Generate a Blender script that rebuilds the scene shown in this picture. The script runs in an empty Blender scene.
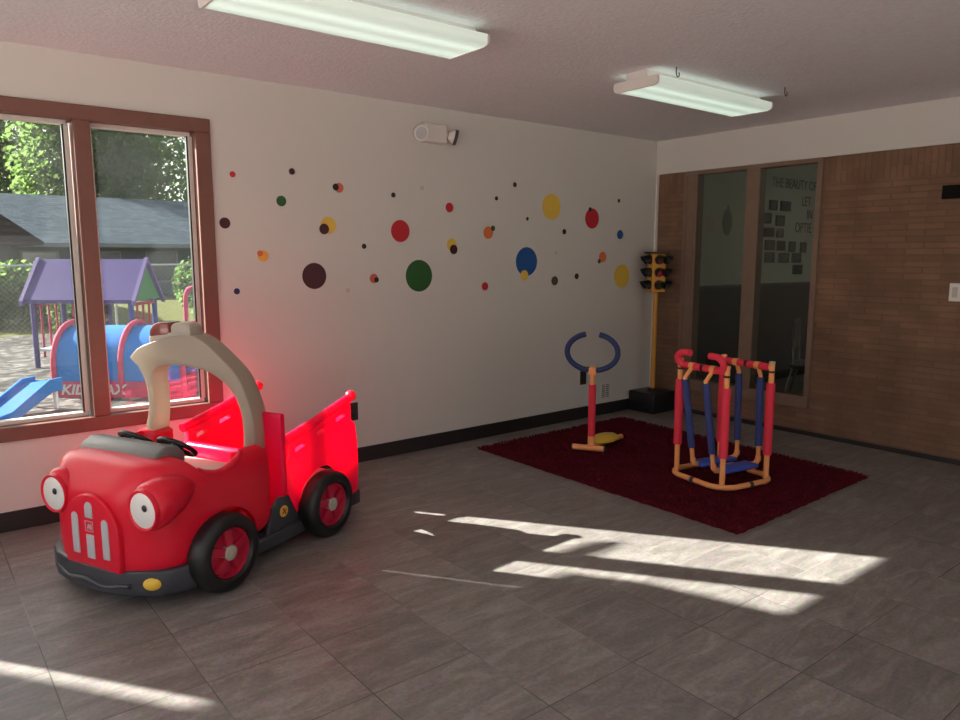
import bpy, bmesh, math, random
from mathutils import Vector, Matrix
random.seed(7)
S = bpy.context.scene
COL = S.collection
R = math.radians
PI = math.pi

# ------------------------------------------------------------------ camera, sky, sun, exposure
cd = bpy.data.cameras.new('camera'); cam = bpy.data.objects.new('camera', cd); COL.objects.link(cam)
cd.sensor_fit = 'HORIZONTAL'; cd.sensor_width = 36.0; cd.lens = 728.7 / 960 * 36.0
cd.clip_start = 0.05; cd.clip_end = 300
PITCH, YAW = 0.14129, 0.67342
fw = Vector((math.sin(YAW) * math.cos(PITCH), math.cos(YAW) * math.cos(PITCH), -math.sin(PITCH)))
cam.location = (-5.5291, -4.3411, 1.4071)
cam.rotation_euler = fw.to_track_quat('-Z', 'Y').to_euler()
S.camera = cam

W = bpy.data.worlds.new('sky'); S.world = W; W.use_nodes = True
nt = W.node_tree; nt.nodes.clear()
sky = nt.nodes.new('ShaderNodeTexSky'); sky.sky_type = 'NISHITA'; sky.sun_disc = False
sky.sun_elevation = R(29.5); sky.sun_rotation = math.atan2(-0.72, 1.0); sky.air_density = 1.0; sky.dust_density = 2.5
hsv = nt.nodes.new('ShaderNodeHueSaturation'); hsv.inputs['Saturation'].default_value = 0.40
tint = nt.nodes.new('ShaderNodeMix'); tint.data_type = 'RGBA'; tint.blend_type = 'MULTIPLY'; tint.inputs[0].default_value = 1.0
tint.inputs[7].default_value = (1.0, 0.97, 0.93, 1)
bg = nt.nodes.new('ShaderNodeBackground'); bg.inputs['Strength'].default_value = 0.40
wo = nt.nodes.new('ShaderNodeOutputWorld')
nt.links.new(sky.outputs[0], hsv.inputs['Color']); nt.links.new(hsv.outputs[0], tint.inputs[6])
nt.links.new(tint.outputs[2], bg.inputs['Color']); nt.links.new(bg.outputs[0], wo.inputs['Surface'])

sd = bpy.data.lights.new('sun', 'SUN'); sun = bpy.data.objects.new('sun', sd); COL.objects.link(sun)
sd.energy = 36.0; sd.angle = R(0.6); sd.color = (1.0, 0.94, 0.86)
sun.rotation_euler = Vector((0.72, -1.0, -0.68)).to_track_quat('-Z', 'Y').to_euler()
sun.location = (-8, 8, 9)

S.view_settings.view_transform = 'Standard'; S.view_settings.look = 'None'
S.view_settings.exposure = 0.0; S.view_settings.gamma = 1.0; S.view_settings.use_curve_mapping = False
S.cycles.use_denoising = True
S.cycles.max_bounces = 10; S.cycles.diffuse_bounces = 6; S.cycles.transparent_max_bounces = 24
S.cycles.sample_clamp_indirect = 6.0

# ------------------------------------------------------------------ materials
MATS = {}
def mat(name, col, rough=0.5, metal=0.0, spec=0.5, sss=0.0, sss_r=(0.05, 0.01, 0.008), bump=0.0, bscale=60.0, var=0.0, vscale=8.0, coat=0.0, trans=0.0):
    if name in MATS: return MATS[name]
    m = bpy.data.materials.new(name); m.use_nodes = True; t = m.node_tree; b = t.nodes['Principled BSDF']
    b.inputs['Base Color'].default_value = (*col, 1); b.inputs['Roughness'].default_value = rough
    b.inputs['Metallic'].default_value = metal; b.inputs['Specular IOR Level'].default_value = spec
    b.inputs['Coat Weight'].default_value = coat
    if sss:
        b.inputs['Subsurface Weight'].default_value = sss; b.inputs['Subsurface Radius'].default_value = sss_r
        b.inputs['Subsurface Scale'].default_value = 1.0
    tc = t.nodes.new('ShaderNodeTexCoord')
    if var:
        n = t.nodes.new('ShaderNodeTexNoise'); n.inputs['Scale'].default_value = vscale; n.inputs['Detail'].default_value = 5
        t.links.new(tc.outputs['Object'], n.inputs['Vector'])
        mx = t.nodes.new('ShaderNodeMix'); mx.data_type = 'RGBA'
        mx.inputs[6].default_value = (*[c * (1 - var) for c in col], 1); mx.inputs[7].default_value = (*[min(1, c * (1 + var)) for c in col], 1)
        t.links.new(n.outputs['Fac'], mx.inputs[0]); t.links.new(mx.outputs[2], b.inputs['Base Color'])
    if bump:
        n = t.nodes.new('ShaderNodeTexNoise'); n.inputs['Scale'].default_value = bscale; n.inputs['Detail'].default_value = 4
        t.links.new(tc.outputs['Object'], n.inputs['Vector'])
        bp = t.nodes.new('ShaderNodeBump'); bp.inputs['Strength'].default_value = bump; bp.inputs['Distance'].default_value = 0.01
        t.links.new(n.outputs['Fac'], bp.inputs['Height']); t.links.new(bp.outputs[0], b.inputs['Normal'])
    if trans:
        out = t.nodes['Material Output']; tr = t.nodes.new('ShaderNodeBsdfTranslucent'); tr.inputs['Color'].default_value = (*col, 1)
        ms = t.nodes.new('ShaderNodeMixShader'); ms.inputs[0].default_value = trans
        t.links.new(b.outputs[0], ms.inputs[1]); t.links.new(tr.outputs[0], ms.inputs[2]); t.links.new(ms.outputs[0], out.inputs['Surface'])
    MATS[name] = m
    return m

def floor_mat():
    m = bpy.data.materials.new('stone_tile'); m.use_nodes = True; t = m.node_tree; b = t.nodes['Principled BSDF']; N = t.nodes.new; L = t.links.new
    tc = N('ShaderNodeTexCoord'); sx = N('ShaderNodeSeparateXYZ'); L(tc.outputs['Object'], sx.inputs[0])
    P = 0.4022
    def math_(op, a, bv=None):
        n = N('ShaderNodeMath'); n.operation = op
        for i, v in enumerate((a, bv)):
            if v is None: continue
            if isinstance(v, (int, float)): n.inputs[i].default_value = v
            else: L(v, n.inputs[i])
        return n.outputs[0]
    cells, lines = [], []
    for ax, off in (('X', 0.008), ('Y', 0.0)):
        u = math_('DIVIDE', math_('ADD', sx.outputs[ax], off + 40 * P), P)
        fr = math_('FRACT', u); cells.append(math_('FLOOR', u))
        d = math_('MINIMUM', fr, math_('SUBTRACT', 1.0, fr)); lines.append(d)
    dm = math_('MINIMUM', lines[0], lines[1])
    cx = N('ShaderNodeCombineXYZ'); L(cells[0], cx.inputs[0]); L(cells[1], cx.inputs[1])
    wn = N('ShaderNodeTexWhiteNoise'); wn.noise_dimensions = '3D'; L(cx.outputs[0], wn.inputs['Vector'])
    # veined slate look, each tile with its own piece of the stone
    vo = N('ShaderNodeVectorMath'); vo.operation = 'MULTIPLY_ADD'; L(wn.outputs['Color'], vo.inputs[0]); vo.inputs[1].default_value = (9, 9, 9); L(tc.outputs['Object'], vo.inputs[2])
    mp = N('ShaderNodeMapping'); mp.inputs['Scale'].default_value = (3.0, 11.0, 1); mp.inputs['Rotation'].default_value = (0, 0, R(24)); L(vo.outputs[0], mp.inputs[0])
    n1 = N('ShaderNodeTexNoise'); n1.inputs['Scale'].default_value = 1.2; n1.inputs['Detail'].default_value = 9; n1.inputs['Roughness'].default_value = 0.68; n1.inputs['Distortion'].default_value = 0.9; L(mp.outputs[0], n1.inputs['Vector'])
    n2 = N('ShaderNodeTexNoise'); n2.inputs['Scale'].default_value = 70; n2.inputs['Detail'].default_value = 5; L(tc.outputs['Object'], n2.inputs['Vector'])
    r1 = N('ShaderNodeValToRGB'); L(n1.outputs['Fac'], r1.inputs[0])
    e = r1.color_ramp.elements; e[0].position = 0.28; e[0].color = (0.135, 0.117, 0.107, 1); e[1].position = 0.74; e[1].color = (0.315, 0.285, 0.265, 1)
    k = r1.color_ramp.elements.new(0.5); k.color = (0.205, 0.181, 0.168, 1)
    mx = N('ShaderNodeMix'); mx.data_type = 'RGBA'; mx.blend_type = 'OVERLAY'; mx.inputs[0].default_value = 0.55; L(r1.outputs[0], mx.inputs[6]); L(n2.outputs['Color'], mx.inputs[7])
    hs = N('ShaderNodeHueSaturation'); hs.inputs['Saturation'].default_value = 0.85
    L(math_('ADD', math_('MULTIPLY', wn.outputs['Value'], 0.22), 0.9), hs.inputs['Value']); L(mx.outputs[2], hs.inputs['Color'])
    # joint: some open and dark, some filled and pale
    n3 = N('ShaderNodeTexNoise'); n3.inputs['Scale'].default_value = 1.1; L(tc.outputs['Object'], n3.inputs['Vector'])
    r3 = N('ShaderNodeValToRGB'); L(n3.outputs['Fac'], r3.inputs[0]); e = r3.color_ramp.elements
    e[0].position = 0.46; e[0].color = (0.07, 0.06, 0.055, 1); e[1].position = 0.58; e[1].color = (0.28, 0.26, 0.24, 1)
    n4 = N('ShaderNodeTexNoise'); n4.inputs['Scale'].default_value = 5; L(tc.outputs['Object'], n4.inputs['Vector'])
    wl = math_('MULTIPLY', n4.outputs['Fac'], 0.009)
    isl = math_('LESS_THAN', dm, wl)
    mj = N('ShaderNodeMix'); mj.data_type = 'RGBA'; L(isl, mj.inputs[0]); L(hs.outputs[0], mj.inputs[6]); L(r3.outputs[0], mj.inputs[7])
    L(mj.outputs[2], b.inputs['Base Color'])
    rr = math_('ADD', math_('MULTIPLY', n1.outputs['Fac'], 0.22), 0.33); L(rr, b.inputs['Roughness'])
    b.inputs['Specular IOR Level'].default_value = 0.42
    bp = N('ShaderNodeBump'); bp.inputs['Strength'].default_value = 0.25; bp.inputs['Distance'].default_value = 0.004
    L(math_('SUBTRACT', n1.outputs['Fac'], math_('MULTIPLY', isl, 0.6)), bp.inputs['Height']); L(bp.outputs[0], b.inputs['Normal'])
    return m

def brick_mat():
    m = bpy.data.materials.new('roman_brick'); m.use_nodes = True; t = m.node_tree; b = t.nodes['Principled BSDF']; N = t.nodes.new; L = t.links.new
    tc = N('ShaderNodeTexCoord'); sx = N('ShaderNodeSeparateXYZ'); L(tc.outputs['Object'], sx.inputs[0])
    def bt(u, v, w, h):
        c = N('ShaderNodeCombineXYZ'); L(sx.outputs[u], c.inputs[0]); L(sx.outputs[v], c.inputs[1])
        k = N('ShaderNodeTexBrick'); L(c.outputs[0], k.inputs['Vector']); k.inputs['Scale'].default_value = 1
        k.inputs['Brick Width'].default_value = w; k.inputs['Row Height'].default_value = h; k.inputs['Mortar Size'].default_value = 0.0045; k.inputs['Mortar Smooth'].default_value = 0.3
        k.inputs['Color1'].default_value = (0.235, 0.128, 0.076, 1); k.inputs['Color2'].default_value = (0.185, 0.100, 0.060, 1); k.inputs['Mortar'].default_value = (0.17, 0.105, 0.068, 1); k.inputs['Bias'].default_value = 0.0
        return k
    k1 = bt('Y', 'Z', 0.24, 0.043); k2 = bt('Z', 'Y', 0.24, 0.043)
    gt = N('ShaderNodeMath'); gt.operation = 'GREATER_THAN'; L(sx.outputs['Z'], gt.inputs[0]); gt.inputs[1].default_value = 1.955
    mx = N('ShaderNodeMix'); mx.data_type = 'RGBA'; L(gt.outputs[0], mx.inputs[0]); L(k1.outputs['Color'], mx.inputs[6]); L(k2.outputs['Color'], mx.inputs[7])
    mf = N('ShaderNodeMix'); L(gt.outputs[0], mf.inputs[0]); L(k1.outputs['Fac'], mf.inputs[2]); L(k2.outputs['Fac'], mf.inputs[3])
    n = N('ShaderNodeTexNoise'); n.inputs['Scale'].default_value = 4; n.inputs['Detail'].default_value = 6; L(tc.outputs['Object'], n.inputs['Vector'])
    hs = N('ShaderNodeHueSaturation'); L(mx.outputs[2], hs.inputs['Color'])
    mm = N('ShaderNodeMath'); mm.operation = 'MULTIPLY_ADD'; L(n.outputs['Fac'], mm.inputs[0]); mm.inputs[1].default_value = 0.9; mm.inputs[2].default_value = 0.5; L(mm.outputs[0], hs.inputs['Value'])
    L(hs.outputs[0], b.inputs['Base Color']); b.inputs['Roughness'].default_value = 0.8
    bp = N('ShaderNodeBump'); bp.invert = True; bp.inputs['Strength'].default_value = 0.6; bp.inputs['Distance'].default_value = 0.006; L(mf.outputs[0], bp.inputs['Height']); L(bp.outputs[0], b.inputs['Normal'])
    return m

def glass_mat(name, tint=(0.9, 0.93, 0.92), dirt=0.05, refl=0.07):
    m = bpy.data.materials.new(name); m.use_nodes = True; t = m.node_tree; t.nodes.clear(); N = t.nodes.new; L = t.links.new
    out = N('ShaderNodeOutputMaterial'); tr = N('ShaderNodeBsdfTransparent'); tr.inputs[0].default_value = (*tint, 1)
    gl = N('ShaderNodeBsdfGlossy'); gl.inputs['Roughness'].default_value = 0.0
    lw = N('ShaderNodeLayerWeight'); pw = N('ShaderNodeMath'); pw.operation = 'POWER'; pw.inputs[1].default_value = 26.0; L(lw.outputs['Facing'], pw.inputs[0])
    ma = N('ShaderNodeMath'); ma.operation = 'MULTIPLY_ADD'; ma.inputs[1].default_value = 0.9; ma.inputs[2].default_value = refl; L(pw.outputs[0], ma.inputs[0])
    cl = N('ShaderNodeClamp'); L(ma.outputs[0], cl.inputs[0])
    m1 = N('ShaderNodeMixShader'); L(cl.outputs[0], m1.inputs[0]); L(tr.outputs[0], m1.inputs[1]); L(gl.outputs[0], m1.inputs[2])
    if dirt:
        tl = N('ShaderNodeBsdfTranslucent'); tl.inputs[0].default_value = (0.8, 0.85, 0.9, 1)
        tc = N('ShaderNodeTexCoord'); n = N('ShaderNodeTexNoise'); n.inputs['Scale'].default_value = 5; n.inputs['Detail'].default_value = 6; L(tc.outputs['Object'], n.inputs['Vector'])
        mu = N('ShaderNodeMath'); mu.operation = 'MULTIPLY'; mu.inputs[1].default_value = dirt * 2; L(n.outputs['Fac'], mu.inputs[0])
        m2 = N('ShaderNodeMixShader'); L(mu.outputs[0], m2.inputs[0]); L(m1.outputs[0], m2.inputs[1]); L(tl.outputs[0], m2.inputs[2]); m1 = m2
    L(m1.outputs[0], out.inputs['Surface'])
    return m

def ground_mat():
    m = bpy.data.materials.new('wood_chip_mulch'); m.use_nodes = True; t = m.node_tree; b = t.nodes['Principled BSDF']; N = t.nodes.new; L = t.links.new
    tc = N('ShaderNodeTexCoord'); v = N('ShaderNodeTexVoronoi'); v.inputs['Scale'].default_value = 10; L(tc.outputs['Object'], v.inputs['Vector'])
    n = N('ShaderNodeTexNoise'); n.inputs['Scale'].default_value = 1.3; n.inputs['Detail'].default_value = 6; L(tc.outputs['Object'], n.inputs['Vector'])
    sp = N('ShaderNodeSeparateColor'); L(v.outputs['Color'], sp.inputs[0])
    r = N('ShaderNodeValToRGB'); L(sp.outputs[0], r.inputs[0]); e = r.color_ramp.elements
    e[0].color = (0.014, 0.013, 0.012, 1); e[1].color = (0.15, 0.137, 0.128, 1); k = e.new(0.5); k.color = (0.05, 0.045, 0.042, 1)
    mx = N('ShaderNodeMix'); mx.data_type = 'RGBA'; mx.blend_type = 'OVERLAY'; mx.inputs[0].default_value = 0.6; L(r.outputs[0], mx.inputs[6]); L(n.outputs['Fac'], mx.inputs[7])
    L(mx.outputs[2], b.inputs['Base Color']); b.inputs['Roughness'].default_value = 0.95; b.inputs['Specular IOR Level'].default_value = 0.1
    bp = N('ShaderNodeBump'); bp.inputs['Strength'].default_value = 0.8; bp.inputs['Distance'].default_value = 0.03; L(sp.outputs[1], bp.inputs['Height']); L(bp.outputs[0], b.inputs['Normal'])
    return m

def shingle_mat(name, c1, c2, ax='X'):
    m = bpy.data.materials.new(name); m.use_nodes = True; t = m.node_tree; b = t.nodes['Principled BSDF']; N = t.nodes.new; L = t.links.new
    tc = N('ShaderNodeTexCoord'); sx = N('ShaderNodeSeparateXYZ'); L(tc.outputs['Object'], sx.inputs[0]); c = N('ShaderNodeCombineXYZ'); L(sx.outputs[ax], c.inputs[0]); L(sx.outputs['Z'], c.inputs[1])
    k = N('ShaderNodeTexBrick'); L(c.outputs[0], k.inputs['Vector']); k.inputs['Scale'].default_value = 1; k.inputs['Brick Width'].default_value = 0.3; k.inputs['Row Height'].default_value = 0.09
    k.inputs['Mortar Size'].default_value = 0.006; k.inputs['Color1'].default_value = (*c1, 1); k.inputs['Color2'].default_value = (*c2, 1); k.inputs['Mortar'].default_value = (*[x * 0.6 for x in c2], 1)
    n = N('ShaderNodeTexNoise'); n.inputs['Scale'].default_value = 12; n.inputs['Detail'].default_value = 5; L(tc.outputs['Object'], n.inputs['Vector'])
    mx = N('ShaderNodeMix'); mx.data_type = 'RGBA'; mx.blend_type = 'OVERLAY'; mx.inputs[0].default_value = 0.6; L(k.outputs['Color'], mx.inputs[6]); L(n.outputs['Fac'], mx.inputs[7])
    L(mx.outputs[2], b.inputs['Base Color']); b.inputs['Roughness'].default_value = 0.95; b.inputs['Specular IOR Level'].default_value = 0.05
    return m

def lamp_mat():
    # the lens over two fluorescent tubes: it gives off light, a little more along each tube
    m = bpy.data.materials.new('lit_diffuser'); m.use_nodes = True; t = m.node_tree; b = t.nodes['Principled BSDF']; N = t.nodes.new; L = t.links.new
    b.inputs['Base Color'].default_value = (0.75, 0.8, 0.76, 1); b.inputs['Roughness'].default_value = 0.25
    tc = N('ShaderNodeTexCoord'); sx = N('ShaderNodeSeparateXYZ'); L(tc.outputs['Object'], sx.inputs[0])
    a = N('ShaderNodeMath'); a.operation = 'ABSOLUTE'; L(sx.outputs['Y'], a.inputs[0])
    r = N('ShaderNodeValToRGB'); L(a.outputs[0], r.inputs[0]); e = r.color_ramp.elements
    e[0].position = 0.0; e[0].color = (0.62,) * 3 + (1,); e[1].position = 0.15; e[1].color = (0.42,) * 3 + (1,)
    k = e.new(0.07); k.color = (1, 1, 1, 1)
    b.inputs['Emission Color'].default_value = (0.80, 1.0, 0.84, 1)
    mu = N('ShaderNodeMath'); mu.operation = 'MULTIPLY'; mu.inputs[1].default_value = 0.77; L(r.outputs[0], mu.inputs[0]); L(mu.outputs[0], b.inputs['Emission Strength'])
    return m

M_floor, M_brick = floor_mat(), brick_mat()
M_wall = mat('wall_paint', (0.63, 0.605, 0.565), 0.6, bump=0.06, bscale=90)
M_ceil = mat('stippled_ceiling', (0.80, 0.765, 0.80), 0.9, bump=0.55, bscale=55, var=0.10, vscale=40)
M_base = mat('black_baseboard', (0.018, 0.014, 0.013), 0.45)
M_brown = mat('brown_window_frame', (0.18, 0.075, 0.056), 0.5, var=0.12, vscale=14)
M_brown2 = mat('brown_wood_frame', (0.20, 0.13, 0.09), 0.5, var=0.2, vscale=10)
M_sash = mat('pale_sash', (0.62, 0.58, 0.53), 0.5)
M_glass = glass_mat('window_glass', dirt=0.004, refl=0.06)
M_glass2 = glass_mat('inner_window_glass', (0.80, 0.82, 0.79), dirt=0.0, refl=0.04)
M_red = mat('red_plastic', (0.80, 0.012, 0.058), 0.30, sss=0.95, sss_r=(0.15, 0.008, 0.028), coat=0.15)
M_red_t = mat('red_plastic_shell', (0.95, 0.014, 0.115), 0.30, coat=0.15, trans=0.46)
M_red_cab = mat('red_cab_plastic', (0.74, 0.008, 0.034), 0.33, sss=0.35, sss_r=(0.06, 0.004, 0.008), spec=0.4)
M_red_far = mat('red_plastic_shell_thick', (0.95, 0.014, 0.10), 0.35, trans=0.27)
M_red_solid = mat('dark_red_plastic', (0.50, 0.014, 0.05), 0.35)
M_beige = mat('beige_plastic', (0.46, 0.415, 0.355), 0.40, sss=0.6, sss_r=(0.045, 0.034, 0.022))
M_beige_t = mat('beige_plastic_shell', (0.50, 0.44, 0.36), 0.40, trans=0.38)
M_char = mat('charcoal_plastic', (0.042, 0.045, 0.055), 0.38)
M_grey = mat('grey_plastic', (0.18, 0.175, 0.17), 0.42)
M_silver = mat('light_grey_plastic', (0.50, 0.50, 0.53), 0.35)
M_white = mat('white_plastic', (0.78, 0.77, 0.75), 0.3)
M_black = mat('black_plastic', (0.012, 0.012, 0.013), 0.35)
M_tyre = mat('black_tyre', (0.011, 0.011, 0.012), 0.42)
M_yellow = mat('yellow_plastic', (0.80, 0.52, 0.05), 0.35)
M_orange = mat('orange_tube', (0.92, 0.38, 0.13), 0.35)
M_foam_r = mat('red_foam', (0.80, 0.032, 0.07), 0.7, bump=0.1, bscale=150)
M_foam_b = mat('blue_foam', (0.035, 0.055, 0.21), 0.7, bump=0.1, bscale=150)
M_blue = mat('blue_plastic', (0.05, 0.10, 0.50), 0.4)
M_navy = mat('navy_foam', (0.018, 0.035, 0.13), 0.6)
M_metal = mat('white_metal', (0.70, 0.66, 0.63), 0.4)
M_chrome = mat('chrome', (0.85, 0.85, 0.86), 0.22, metal=1.0)

# ------------------------------------------------------------------ mesh helpers
def obj(name, bm, m, parent=None, smooth=None, bevel=0.0):
    bmesh.ops.recalc_face_normals(bm, faces=bm.faces)
    me = bpy.data.meshes.new(name); bm.to_mesh(me); bm.free()
    for k in (m if isinstance(m, (list, tuple)) else [m]): me.materials.append(k)
    o = bpy.data.objects.new(name, me); COL.objects.link(o)
    if bevel:
        md = o.modifiers.new('bevel', 'BEVEL'); md.width = bevel; md.segments = 3; md.limit_method = 'ANGLE'; md.angle_limit = R(35)
        bake(o)
    if smooth: shade(o, smooth)
    if parent: o.parent = parent
    return o
def shade(o, deg):
    me = o.data
    for p in me.polygons: p.use_smooth = True
    me.set_sharp_from_angle(angle=R(deg))
def bake(o):
    bpy.context.view_layer.update()
    dg = bpy.context.evaluated_depsgraph_get()
    me = bpy.data.meshes.new_from_object(o.evaluated_get(dg)); o.modifiers.clear(); o.data = me
def cut(o, cutters, op='DIFFERENCE'):
    for c in cutters:
        md = o.modifiers.new('b', 'BOOLEAN'); md.object = c; md.operation = op; md.solver = 'EXACT'
    bake(o)
    for c in cutters: bpy.data.objects.remove(c)
def box(bm, x0, x1, y0, y1, z0, z1):
    v = [bm.verts.new((x, y, z)) for z in (z0, z1) for x, y in ((x0, y0), (x1, y0), (x1, y1), (x0, y1))]
    for q in ((3, 2, 1, 0), (4, 5, 6, 7), (0, 1, 5, 4), (1, 2, 6, 5), (2, 3, 7, 6), (3, 0, 4, 7)): bm.faces.new([v[i] for i in q])
def bx(*a):
    bm = bmesh.new(); box(bm, *a); return bm
def prism(bm, pts, a, b, axis='y'):
    def p(u, v, w): return {'y': (u, w, v), 'x': (w, u, v), 'z': (u, v, w)}[axis]
    A = [bm.verts.new(p(u, v, a)) for u, v in pts]; B = [bm.verts.new(p(u, v, b)) for u, v in pts]
    bm.faces.new(A); bm.faces.new(B[::-1]); n = len(pts)
    for i in range(n): bm.faces.new((A[i], A[(i + 1) % n], B[(i + 1) % n], B[i]))
def pr(pts, a, b, axis='y'):
    bm = bmesh.new(); prism(bm, pts, a, b, axis); return bm
def tube(bm, pts, r, seg=12, closed=False, caps=True):
    pts = [Vector(p) for p in pts]; n = len(pts); rings = []; up = None
    rr = r if isinstance(r, (list, tuple)) else [r] * n
    for i, p in enumerate(pts):
        if closed: d = pts[(i + 1) % n] - pts[i - 1]
        else: d = (pts[min(i + 1, n - 1)] - pts[max(i - 1, 0)])
        d.normalize()
        if up is None: up = d.orthogonal().normalized()
        up = (up - d * up.dot(d)); up = up.normalized() if up.length > 1e-6 else d.orthogonal().normalized()
        s = d.cross(up)
        rings.append([bm.verts.new(p + (up * math.cos(2 * PI * k / seg) + s * math.sin(2 * PI * k / seg)) * rr[i]) for k in range(seg)])
    for i in range(n if closed else n - 1):
        a, b = rings[i], rings[(i + 1) % n]
        for k in range(seg): bm.faces.new((a[k], a[(k + 1) % seg], b[(k + 1) % seg], b[k]))
    if caps and not closed: bm.faces.new(rings[0][::-1]); bm.faces.new(rings[-1])
def tb(pts, r, seg=12, closed=False):
    bm = bmesh.new(); tube(bm, pts, r, seg, closed); return bm
def lathe(bm, prof, seg=24, axis='z', c=(0, 0, 0)):
    rings = []; c = Vector(c)
    def p(r, h, a):
        u, v = r * math.cos(a), r * math.sin(a)
        return c + Vector({'z': (u, v, h), 'y': (u, h, v), 'x': (h, u, v)}[axis])
    for r, h in prof:
        if r < 1e-6: rings.append([bm.verts.new(p(0, h, 0))])
        else: rings.append([bm.verts.new(p(r, h, 2 * PI * k / seg)) for k in range(seg)])
    for a, b in zip(rings, rings[1:]):
        for k in range(seg):
            k2 = (k + 1) % seg
            if len(a) == 1 and len(b) == 1: continue
            if len(a) == 1: bm.faces.new((a[0], b[k2], b[k]))
            elif len(b) == 1: bm.faces.new((a[k], a[k2], b[0]))
            else: bm.faces.new((a[k], a[k2], b[k2], b[k]))
def lt(prof, seg=24, axis='z', c=(0, 0, 0)):
    bm = bmesh.new(); lathe(bm, prof, seg, axis, c); return bm
def smooth_pts(pts, n=6, closed=False):
    P = [Vector(p) for p in pts]; out = []; m = len(P)
    for i in range(m if closed else m - 1):
        p0 = P[i - 1] if (closed or i > 0) else P[0]; p1 = P[i]; p2 = P[(i + 1) % m]; p3 = P[(i + 2) % m] if (closed or i + 2 < m) else P[-1]
        for k in range(n):
            t = k / n
            out.append(0.5 * ((2 * p1) + (p2 - p0) * t + (2 * p0 - 5 * p1 + 4 * p2 - p3) * t * t + (3 * p1 - p0 - 3 * p2 + p3) * t ** 3))
    if not closed: out.append(P[-1])
    return out
def empty(name, loc=(0, 0, 0), rz=0.0):
    o = bpy.data.objects.new(name, None); COL.objects.link(o); o.location = loc; o.rotation_euler = (0, 0, rz); o.empty_display_size = 0.1
    return o
def tag(o, label, cat, group=None, kind=None):
    o['label'] = label; o['category'] = cat
    if group: o['group'] = group
    if kind: o['kind'] = kind
    return o
def thing(name, label, cat, loc=(0, 0, 0), rz=0.0, group=None): return tag(empty(name, loc, rz), label, cat, group)
def struct(name, bm, m, parent=None, **k):
    o = obj(name, bm, m, parent, **k)
    if not parent: o['kind'] = 'structure'
    return o
def text_mesh(name, body, size, m, parent=None, depth=0.001, mw=None, shear=0.0, align='LEFT', weight=0.0):
    c = bpy.data.curves.new(name, 'FONT'); c.body = body; c.size = size; c.extrude = depth; c.align_x = align; c.shear = shear; c.offset = weight
    o = bpy.data.objects.new(name + '_c', c); COL.objects.link(o); bpy.context.view_layer.update()
    me = bpy.data.meshes.new_from_object(o.evaluated_get(bpy.context.evaluated_depsgraph_get())); bpy.data.objects.remove(o)
    me.materials.clear(); me.materials.append(m)
    if mw: me.transform(mw)
    n = bpy.data.objects.new(name, me); COL.objects.link(n)
    if parent: n.parent = parent
    return n

# ------------------------------------------------------------------ the room
H = 2.44
XL, YR = -7.6, -6.2          # far side walls behind the camera
struct('floor', bx(XL - .15, 4.6, YR - .15, 0.16, -0.12, 0.0), M_floor)
struct('ceiling', bx(XL - .15, 4.6, YR - .15, 0.16, H, H + 0.12), M_ceil)
def wall_with_holes(name, axis, p0, p1, a0, a1, holes, m):
    # solid wall from boxes; axis 'y' means the wall is a slab y=p0..p1 running along x
    bm = bmesh.new()
    def B(u0, u1, z0, z1):
        if u1 - u0 < 1e-4 or z1 - z0 < 1e-4: return
        if axis == 'y': box(bm, u0, u1, p0, p1, z0, z1)
        else: box(bm, p0, p1, u0, u1, z0, z1)
    u = a0
    for h0, h1, z0, z1 in sorted(holes):
        B(u, h0, 0, H); B(h0, h1, 0, z0); B(h0, h1, z1, H); u = h1
    B(u, a1, 0, H)
    return struct(name, bm, m)
WZ0, WZ1 = 0.47, 2.18
wall_with_holes('wall_left', 'y', 0.0, 0.16, XL - .15, 0.0, [(-6.95, -4.052, WZ0, WZ1)], M_wall)
# assumed windows behind the camera, added to light the room
wall_with_holes('wall_front', 'x', XL - .15, XL, YR, 0.0, [(-5.6, -0.6, 0.25, 2.3)], M_wall)
wall_with_holes('wall_back', 'y', YR - .15, YR, XL - .15, 0.12, [(-7.3, -4.95, 0.15, 2.32), (-2.0, -0.4, 0.5, 2.2)], M_wall)
# brick wall with its inner window, painted band above it
BT = 2.146
bm = bmesh.new()
for y0, y1, z0, z1 in ((YR, -1.545, 0, BT), (-1.545, -0.31, 0, 0.215), (-0.31, 0.0, 0, BT)): box(bm, 0.025, 0.12, y0, y1, z0, z1)
struct('wall_right', bm, M_brick)
struct('trim_1', bx(0.0, 0.12, YR, 0.0, BT, H), M_wall)
struct('trim_2', bx(-0.004, 0.025, -0.016, 0.0, 0, BT), mat('bright_wall_edge', (0.72, 0.68, 0.64), 0.5))
struct('baseboard_left', bx(XL, -0.004, -0.014, 0.0, 0, 0.103), M_base, bevel=0.003)
struct('baseboard_right', bx(0.012, 0.025, YR, -0.0165, 0, 0.035), M_base)

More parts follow.
